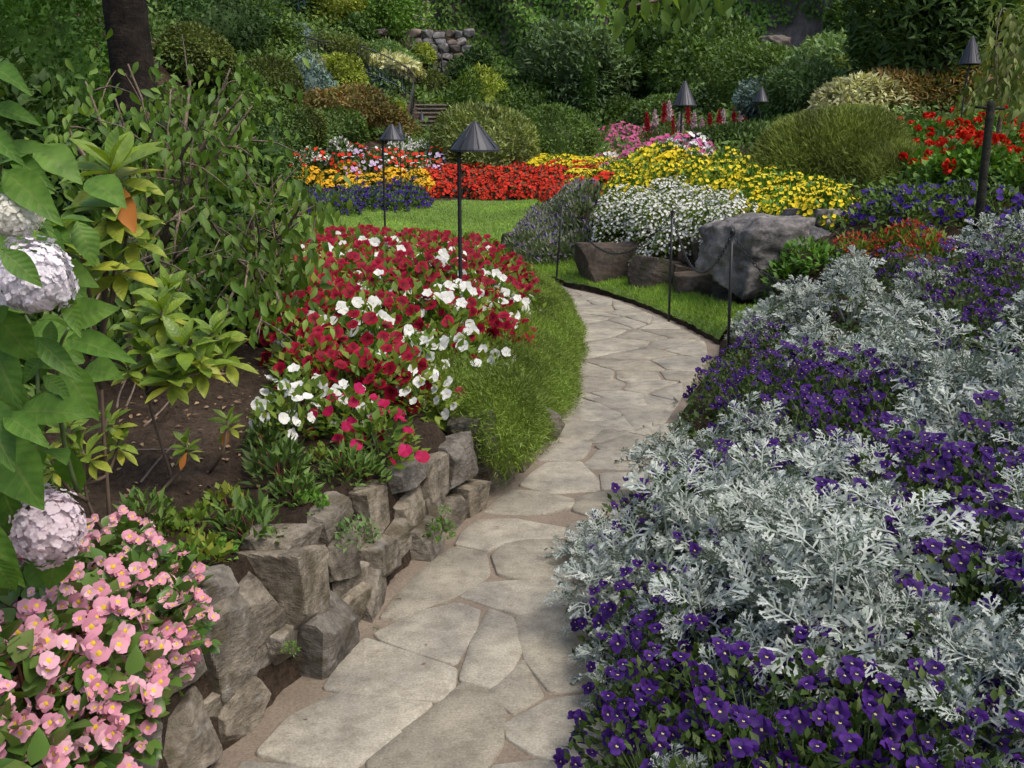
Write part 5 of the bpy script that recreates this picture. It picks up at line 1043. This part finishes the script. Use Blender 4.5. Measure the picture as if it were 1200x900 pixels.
S('juniper_mound', 'wide olive green juniper mound behind the yellow flowers', 'juniper', 972, 134, 224, 176, 12.9, G_OLIVE, 80000, BLADE, .09, ry=.9, lump=.18, shell=.2, out=.6, up=.35, rand=.4, wide=1.2, kc=.82, bell=.16)
S('juniper_mound', 'lower olive green juniper mound sloping down towards the red geraniums', 'juniper', 1040, 168, 226, 96, 12.3, G_OLIVE, 32000, BLADE, .09, lump=.18, shell=.2, out=.6, up=.35, rand=.4, wide=1.2, kc=.82, bell=.16)
S('juniper_mound', 'dark green juniper mound beside the lamp with the tall hood', 'juniper', 858, 148, 186, 90, 15.6, G_MID, 9000, LEAFN, .09, lump=.3)
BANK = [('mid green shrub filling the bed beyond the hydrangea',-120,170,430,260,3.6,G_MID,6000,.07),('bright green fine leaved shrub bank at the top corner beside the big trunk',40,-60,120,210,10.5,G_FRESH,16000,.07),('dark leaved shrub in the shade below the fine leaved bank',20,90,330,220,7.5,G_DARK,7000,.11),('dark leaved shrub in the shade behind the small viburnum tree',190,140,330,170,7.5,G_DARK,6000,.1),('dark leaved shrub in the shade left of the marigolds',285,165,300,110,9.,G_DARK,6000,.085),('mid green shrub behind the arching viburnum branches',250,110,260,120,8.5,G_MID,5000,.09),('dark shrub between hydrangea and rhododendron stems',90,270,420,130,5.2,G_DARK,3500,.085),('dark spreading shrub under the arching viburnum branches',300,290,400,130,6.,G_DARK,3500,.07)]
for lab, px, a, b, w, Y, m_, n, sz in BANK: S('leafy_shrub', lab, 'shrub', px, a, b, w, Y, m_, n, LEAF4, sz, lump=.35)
# big dark trunk, its crown above the frame
P = at(168, 260, 8.8); z = float(H(P[0], P[1])); e = thing('tall_tree', 'tall tree with thick dark furrowed trunk behind the drooping viburnum', 'tree', None, (P[0], P[1], z))
link('trunk', build('trunk', [(*tube(curve([(.1, 0, -.1), (.04, 0, 1), (-.02, 0, 3), (.05, 0, 6)], 14), np.linspace(.2, .165, 14) * (1 + .04 * rng.normal(size=14)), 14), 0)], [BARK]), parent=e)
for a in range(5):
    q = a * 1.26; link('branch', build('branch', [(*tube(curve([(0, 0, 4.6 + a * .2), (.8 * math.cos(q), .8 * math.sin(q), 5.2), (1.8 * math.cos(q), 1.8 * math.sin(q), 5.4)], 6), np.linspace(.08, .03, 6), 6), 0)], [BARK]), parent=e)
ch = crown(2.6, 2.1, 2.1, 5000, LEAF4, .14, seed=77, kc=0); ch = [(V + [0, 0, 4.4], F, A, m_) for V, F, A, m_ in ch]; link('crown', build('crown', ch, [G_DARK]), parent=e)
# clipped mounds and shrubs of the left hillside
for nm, lab, px, a, b, w, Y, m_, n, lf, sz in HS: S(nm, lab, 'bush', px, a, b, w, Y, globals()[m_], n, globals()[lf], sz, lump=.12 if 'clip' in nm else .6, shell=.12 if 'clip' in nm else .45, kc=.88 if 'clip' in nm else .72)
for nm, lab, px, a, b, w, Y, m_, n, lf, sz in FAR: S(nm, lab, 'tree' if 'tree' in nm else 'shrub', px, a, b, w, Y, globals()['G_SAGE' if px == 682 else m_], int(n * (1.6 if a < 0 else 1.2)), globals()[lf], sz, kc=0 if a < -50 else .55, lump=.9 if a < -50 else .5, trunk=BARK if nm == 'far_tree' else None)

# ------------------------------------------------------------------ the quarry face with its ivy, bare rock and the slope's ground cover
QX = np.array([-30, -14, -6, 0, 8, 14, 20, 30, 45.]); QY = np.array([60, 62, 60, 59, 58, 53, 46, 40, 38.])
def face(x, z): return np.interp(x, QX, QY) + .16 * (z - 4) + 1.3 * np.sin(x * .5 + .4 * np.sin(z * .5)) * np.cos(z * .35) + .5 * np.sin(x * 1.7 + z * 1.1)
xs, zs = np.meshgrid(np.linspace(-30, 45, 150), np.linspace(1, 20, 50)); V = np.stack([xs, face(xs, zs), zs], -1).reshape(-1, 3)
k = (np.arange(49)[:, None] * 150 + np.arange(149)[None]).ravel(); F = np.concatenate([np.stack([k, k + 1, k + 151], 1), np.stack([k, k + 151, k + 150], 1)])
QROCK = rock_mat('quarry_rock', [(.09, .075, .065), (.2, .17, .15), (.32, .28, .25)], .6, .9, moss=(.05, .07, .025))
link('hillside', build('hillside', [(V, F, np.zeros_like(V), 0)], [QROCK]), kind='structure')
n = 80000; X = rnd(n, -28, 42); Z = rnd(n, 3, 19.5) ; Y = face(X, Z)
bare = np.zeros(n, bool)
for px, py, w, h in [(492,12,14,40),(905,52,22,18),(1080,5,40,16),(950,0,20,10)]:
    c = at(px, py, 57.); kx = 57 / FPX; bare |= ((X - c[0]) / (w * kx)) ** 2 + ((Z - c[2]) / (h * kx)) ** 2 + .35 * np.sin(X * 5 + Z * 4) < 1
bl = np.sin(X * .9 + 2 * np.sin(Z * .6)) * np.sin(Z * 1.1 + X * .35); Pv = np.stack([X, Y - .12 - .35 * np.clip(bl, 0, 1) - rnd(n, 0, .25), Z], 1)[~bare]; D = nrm(np.array([0, -.6, -.75]) + rng.normal(size=Pv.shape) * .45)
thing('ivy', 'ivy curtain covering the whole tall quarry face at the back', 'ivy', build('ivy', [(*inst(LEAF4, Pv, frames(D, nrm(np.array([0, -1, .5]) + rng.normal(size=Pv.shape) * .35)), rnd(len(Pv), .22, .42)), 0)], [G_IVY]))
def cover(name, x0, x1, y0, y1, n, size, m_, test=None, leaf=LEAF4, tall=0.):
    P = rng.uniform([x0, y0], [x1, y1], (n, 2))
    if test is not None: P = P[test(P)]
    Q = np.concatenate([P, (H(P[:, 0], P[:, 1]) + rnd(len(P), 0, size * 1.4) + tall * rng.random(len(P)) * np.clip(np.sin(P[:, 0] * 1.9 + 2 * np.sin(P[:, 1] * .7)) * np.sin(P[:, 1] * 1.3 + P[:, 0] * .6) + .15, 0, 1))[:, None]], 1); d = nrm(np.array([0, -.3, .5]) + rng.normal(size=Q.shape) * .6); s = size * rnd(len(Q), .6, 1.4)
    link(name, build(name, [(*inst(leaf, Q, frames(d, nrm(UP + [0, -.5, 0] + rng.normal(size=Q.shape) * .4)), s), 0)], [m_]), kind='stuff')
e0_ = G(499, 168)
cover('slope_cover', -26, -4.6, 16, 60, 90000, .17, G_MID, lambda P: P[:, 0] < -4.8 - .0 * P[:, 1], tall=.75)
cover('bank_cover', -4.8, 24, 29.5, 60, 80000, .22, G_MID, tall=.8, test=lambda P: ~((np.abs(P[:, 0] - e0_[0]) < .95) & (P[:, 1] > e0_[1] - .5) & (P[:, 1] < e0_[1] + 3.2)))
cover('side_cover', 5.6, 26, 9, 35, 50000, .14, G_MID, tall=.35, test=lambda P: P[:, 0] > 5.2 + .1 * np.abs(P[:, 1] - 14))
cover('bed_cover', -9, -2.3, 2, 14, 26000, .075, G_DARK, lambda P: P[:, 0] < -2.4 - .12 * (P[:, 1] - 2))
cover('terrace_cover', .8, 7.5, 9, 34, 26000, .09, G_MID, lambda P: P[:, 0] > np.interp(P[:, 1], [9, 10.4, 12.5, 14, 24, 35], [3.4, 2.5, 1.6, 1.2, 1.6, 1.]))
cover('border_cover', .5, 5, 1.6, 9, 26000, .045, VLEAF, lambda P: P[:, 0] > xr(P[:, 1]) + .08)
# ------------------------------------------------------------------ stone steps, railings and the stone patch on the slope
STEPM = rock_mat('step_stone', [(.15, .13, .11), (.24, .215, .185), (.33, .3, .26)], 3., .4)
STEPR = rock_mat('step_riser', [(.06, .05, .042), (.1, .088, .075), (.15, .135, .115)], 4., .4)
e0 = G(499, 168); e0[2] -= .02; e1 = np.array([-3.75, 0, 0]); st = thing('stone_stairs', 'grey stone steps climbing the slope between the shrubs', 'stairs', None, e0)
z, x, y = e0[2] - .1, e0[0], e0[1]
for i in range(10):
    z += .16; w_ = .82 - .01 * i
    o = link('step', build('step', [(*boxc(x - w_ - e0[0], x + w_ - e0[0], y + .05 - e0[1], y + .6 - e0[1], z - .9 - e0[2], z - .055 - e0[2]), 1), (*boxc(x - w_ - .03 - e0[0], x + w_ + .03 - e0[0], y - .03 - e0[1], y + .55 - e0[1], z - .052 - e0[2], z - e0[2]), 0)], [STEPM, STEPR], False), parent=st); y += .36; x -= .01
def railing(lab, pts, h=.95, gap=.16):
    C = curve(pts, 40); C[:, 2] = np.maximum(C[:, 2], H(C[:, 0], C[:, 1]) + .03); L_ = np.concatenate([[0], np.cumsum(np.linalg.norm(np.diff(C, axis=0), axis=1))]); c0 = C[0].copy(); e = thing('iron_railing', lab, 'railing', None, c0)
    for z in (.12, h): link('rail', build('rail', [(*tube(C - c0 + [0, 0, z], .022, 5), 0)], [IRON]), parent=e)
    bars = []
    for s in np.arange(0, L_[-1], gap):
        p = np.array([np.interp(s, L_, C[:, k]) for k in range(3)]) - c0; bars.append((*tube([p + [0, 0, .02], p + [0, 0, h + .05]], .012, 4), 0))
    link('bars_lattice', build('bars_lattice', bars, [IRON]), parent=e)
def rl(*q): return [at(*a) for a in q]
railing('black iron railing descending beside the steps', rl((422,86,37.5),(455,99,37.5),(484,118,37.5),(481,150,36.5)))
railing('black iron railing beyond the steps on the far side', rl((490,112,47),(512,112,47.),(520,140,44)), .9)
railing('black iron railing on the upper slope above the blue spruce', rl((322,62,38),(350,72,38),(385,82,39),(425,92,40)))
railing('black iron railing at the top of the slope', rl((262,28,40),(300,40,40),(350,52,41)), 1.)
pw = thing('stone_retaining_wall', 'patch of grey fieldstone retaining wall between the slope shrubs', 'stone wall', None, at(510, 92, 46.5))
o0 = np.array(pw.location); g = np.random.default_rng(9)
kk = 45.2 / FPX; bk = at(512, 66, 46.2) - o0
link('backing', build('backing', [(*boxc(bk[0] - 34 * kk, bk[0] + 34 * kk, bk[1], bk[1] + .6, bk[2] - 32 * kk, bk[2] + 28 * kk), 0)], [ROCKD], False), parent=pw)
i = 0
for row, py in enumerate(range(40, 98, 9)):
    a = 480 + (row % 2) * 5
    while a < 546:
        w = g.uniform(9, 15); c = at(a + w / 2, py + g.uniform(-1.5, 1.5), 45.4); link('stone', rock_mesh('stone', w * kk * 1.02, .7, g.uniform(8.5, 11) * kk, ROCKG if i % 3 else QROCK, 800 + i, 9, 6), c - o0, 0, 1., pw); a += w; i += 1
for i, (a, b, w, h, Y) in enumerate([(445,38,18,9,46),(432,76,14,7,42),(498,22,14,40,56),(908,52,40,26,52)]):
    k = Y / FPX; thing('boulder', ['pale rock on the upper terrace beside the dark shrub', 'pale rock above the hosta bank', 'streak of bare brown rock in the ivy above the stone patch', 'bare grey rock showing through the ivy above the far shrubs'][i], 'rock', rock_mesh('boulder', w * k, w * k, h * k, QROCK, 850 + i, 10, 12, .12), at(a, b, Y))
# ------------------------------------------------------------------ overhanging branch and the slim tree at the side
HANG = leaf_mat('hanging_leaf', [(.03, .065, .010), (.06, .11, .018), (.1, .16, .03)], tr=.4, spec=.4)
def hang_tree(lab, base, trunk_pts, twigs, nleaf, L_, seed, mat_, tr0):
    g = np.random.default_rng(seed); b0 = np.array([base[0], base[1], float(H(base[0], base[1]))]); e = thing('weeping_tree', lab, 'tree', None, b0); T = [np.array(q) - b0 for q in trunk_pts]
    link('trunk', build('trunk', [(*tube(curve([np.array([0, 0, -.1])] + T, 14), np.linspace(tr0, tr0 * .55, 14), 8), 0)], [BARKL]), parent=e); ch = []
    for tw in twigs:
        C = curve([T[-1] if tw[0] is None else np.array(tw[0]) - b0] + [np.array(q) - b0 for q in tw[1:]], 14); link('branch', build('branch', [(*tube(C, np.linspace(tr0 * .4, .004, 14), 5), 0)], [BARKL]), parent=e)
        k = g.integers(5, 14, nleaf); P = C[k] + g.normal(size=(nleaf, 3)) * np.array([.1, .1, .05]); d = nrm(np.stack([g.normal(size=nleaf) * .35, g.normal(size=nleaf) * .35, -1 + g.normal(size=nleaf) * .2], 1))
        ch.append((*inst(LEAFM, P, frames(d, nrm(np.array([0, -1, .2]) + g.normal(size=(nleaf, 3)) * .5)), L_ * g.uniform(.7, 1.3, nleaf)), 0))
    link('foliage', build('foliage', ch, [mat_]), parent=e)
hang_tree('overhanging tree branch whose drooping leaves dip in from above', (4.6, 5.2), [(4.5, 5.2, 1.8), (4.2, 5.2, 3.2)], [(None, (2.4, 5.1, 3.1), at(830, -30, 5.), at(775, -2, 4.9), at(735, 8, 4.8)), (None, (2.4, 5.1, 3.15), at(800, -60, 5.), at(720, -30, 5.), at(665, -6, 5.)), (None, (2.4, 5.1, 3.1), at(850, -60, 5.), at(790, -20, 5.), at(765, 12, 4.95)), (None, (2.6, 5.1, 3.1), at(860, -40, 5.), at(825, -20, 5.), at(815, 0, 5.))], 26, .085, 31, HANG, .07)
b_ = at(1163, 200, 12.); b_[2] = float(H(b_[0], b_[1]))
hang_tree('slim young tree with drooping twisted leaves behind the wooden post', b_[:2], [at(1172, 140, 12.), at(1185, 60, 12.)], [(None, at(1190, 30, 12), at(1175, 10, 12), at(1168, 40, 11.8), at(1165, 90, 11.7)), (None, at(1200, 30, 12), at(1210, 30, 11.8), at(1200, 90, 11.6)), (at(1178, 100, 12), at(1165, 92, 11.8), at(1145, 105, 11.7), at(1130, 130, 11.6)), (at(1176, 110, 12), at(1190, 90, 11.8), at(1205, 110, 11.7), at(1195, 150, 11.6)), (at(1182, 70, 12), at(1172, 50, 11.8), at(1168, 70, 11.7), at(1170, 130, 11.6)), (at(1182, 70, 12), at(1195, 60, 11.8), at(1180, 80, 11.7), at(1185, 140, 11.6))], 75, .11, 32, G_VARI, .035)
# somebody standing on the path at the top of the slope: only the legs come into the picture
pp = at(353, 6, 46); pz = float(H(pp[0], pp[1])); pz = min(max(pz, pp[2] - .3), pp[2])
J = [(0, 0, .95), (-.1, 0, .92), (-.12, .02, .5), (-.13, .05, .08), (-.13, -.12, .04), (.1, 0, .92), (.12, 0, .5), (.13, .04, .08), (.13, -.13, .04), (0, .02, 1.2), (0, .03, 1.42), (0, .02, 1.52), (0, -.01, 1.64), (-.19, .03, 1.4), (-.26, .04, 1.13), (-.25, -.06, .9), (.19, .03, 1.4), (.26, .04, 1.13), (.25, -.06, .9)]
E_ = [(0, 1), (1, 2), (2, 3), (3, 4), (0, 5), (5, 6), (6, 7), (7, 8), (0, 9), (9, 10), (10, 11), (11, 12), (10, 13), (13, 14), (14, 15), (10, 16), (16, 17), (17, 18)]
rad = [.15, .1, .075, .05, .04, .1, .075, .05, .04, .14, .15, .06, .1, .07, .05, .035, .07, .05, .035]
me = bpy.data.meshes.new('person'); me.from_pydata(J, E_, []); tmp = bpy.data.objects.new('person_build', me); COL.objects.link(tmp); sk = tmp.modifiers.new('s', 'SKIN'); su = tmp.modifiers.new('u', 'SUBSURF'); su.levels = 1
for v_, r_ in zip(me.skin_vertices[0].data, rad): v_.radius = (r_, r_ * .85)
me.skin_vertices[0].data[0].use_root = True
body = bpy.data.meshes.new_from_object(tmp.evaluated_get(bpy.context.evaluated_depsgraph_get())); bpy.data.objects.remove(tmp); body.name = 'person'; body.materials.clear()
for m_ in (plain_mat('blue_denim', (.08, .14, .26), .9), plain_mat('pale_shirt', (.5, .5, .48), .9), plain_mat('skin', (.5, .3, .22), .6), plain_mat('dark_shoe', (.03, .03, .03), .6)): body.materials.append(m_)
for q in body.polygons: z = q.center.z; q.material_index = 3 if z < .1 else 0 if z < .98 and abs(q.center.x) < .21 else 1 if z < 1.47 and not (abs(q.center.x) > .21 and z < 1.15) else 2
thing('person', 'person in blue jeans standing at the top of the slope', 'person', body, (pp[0], pp[1], pz))
bpy.context.view_layer.update()
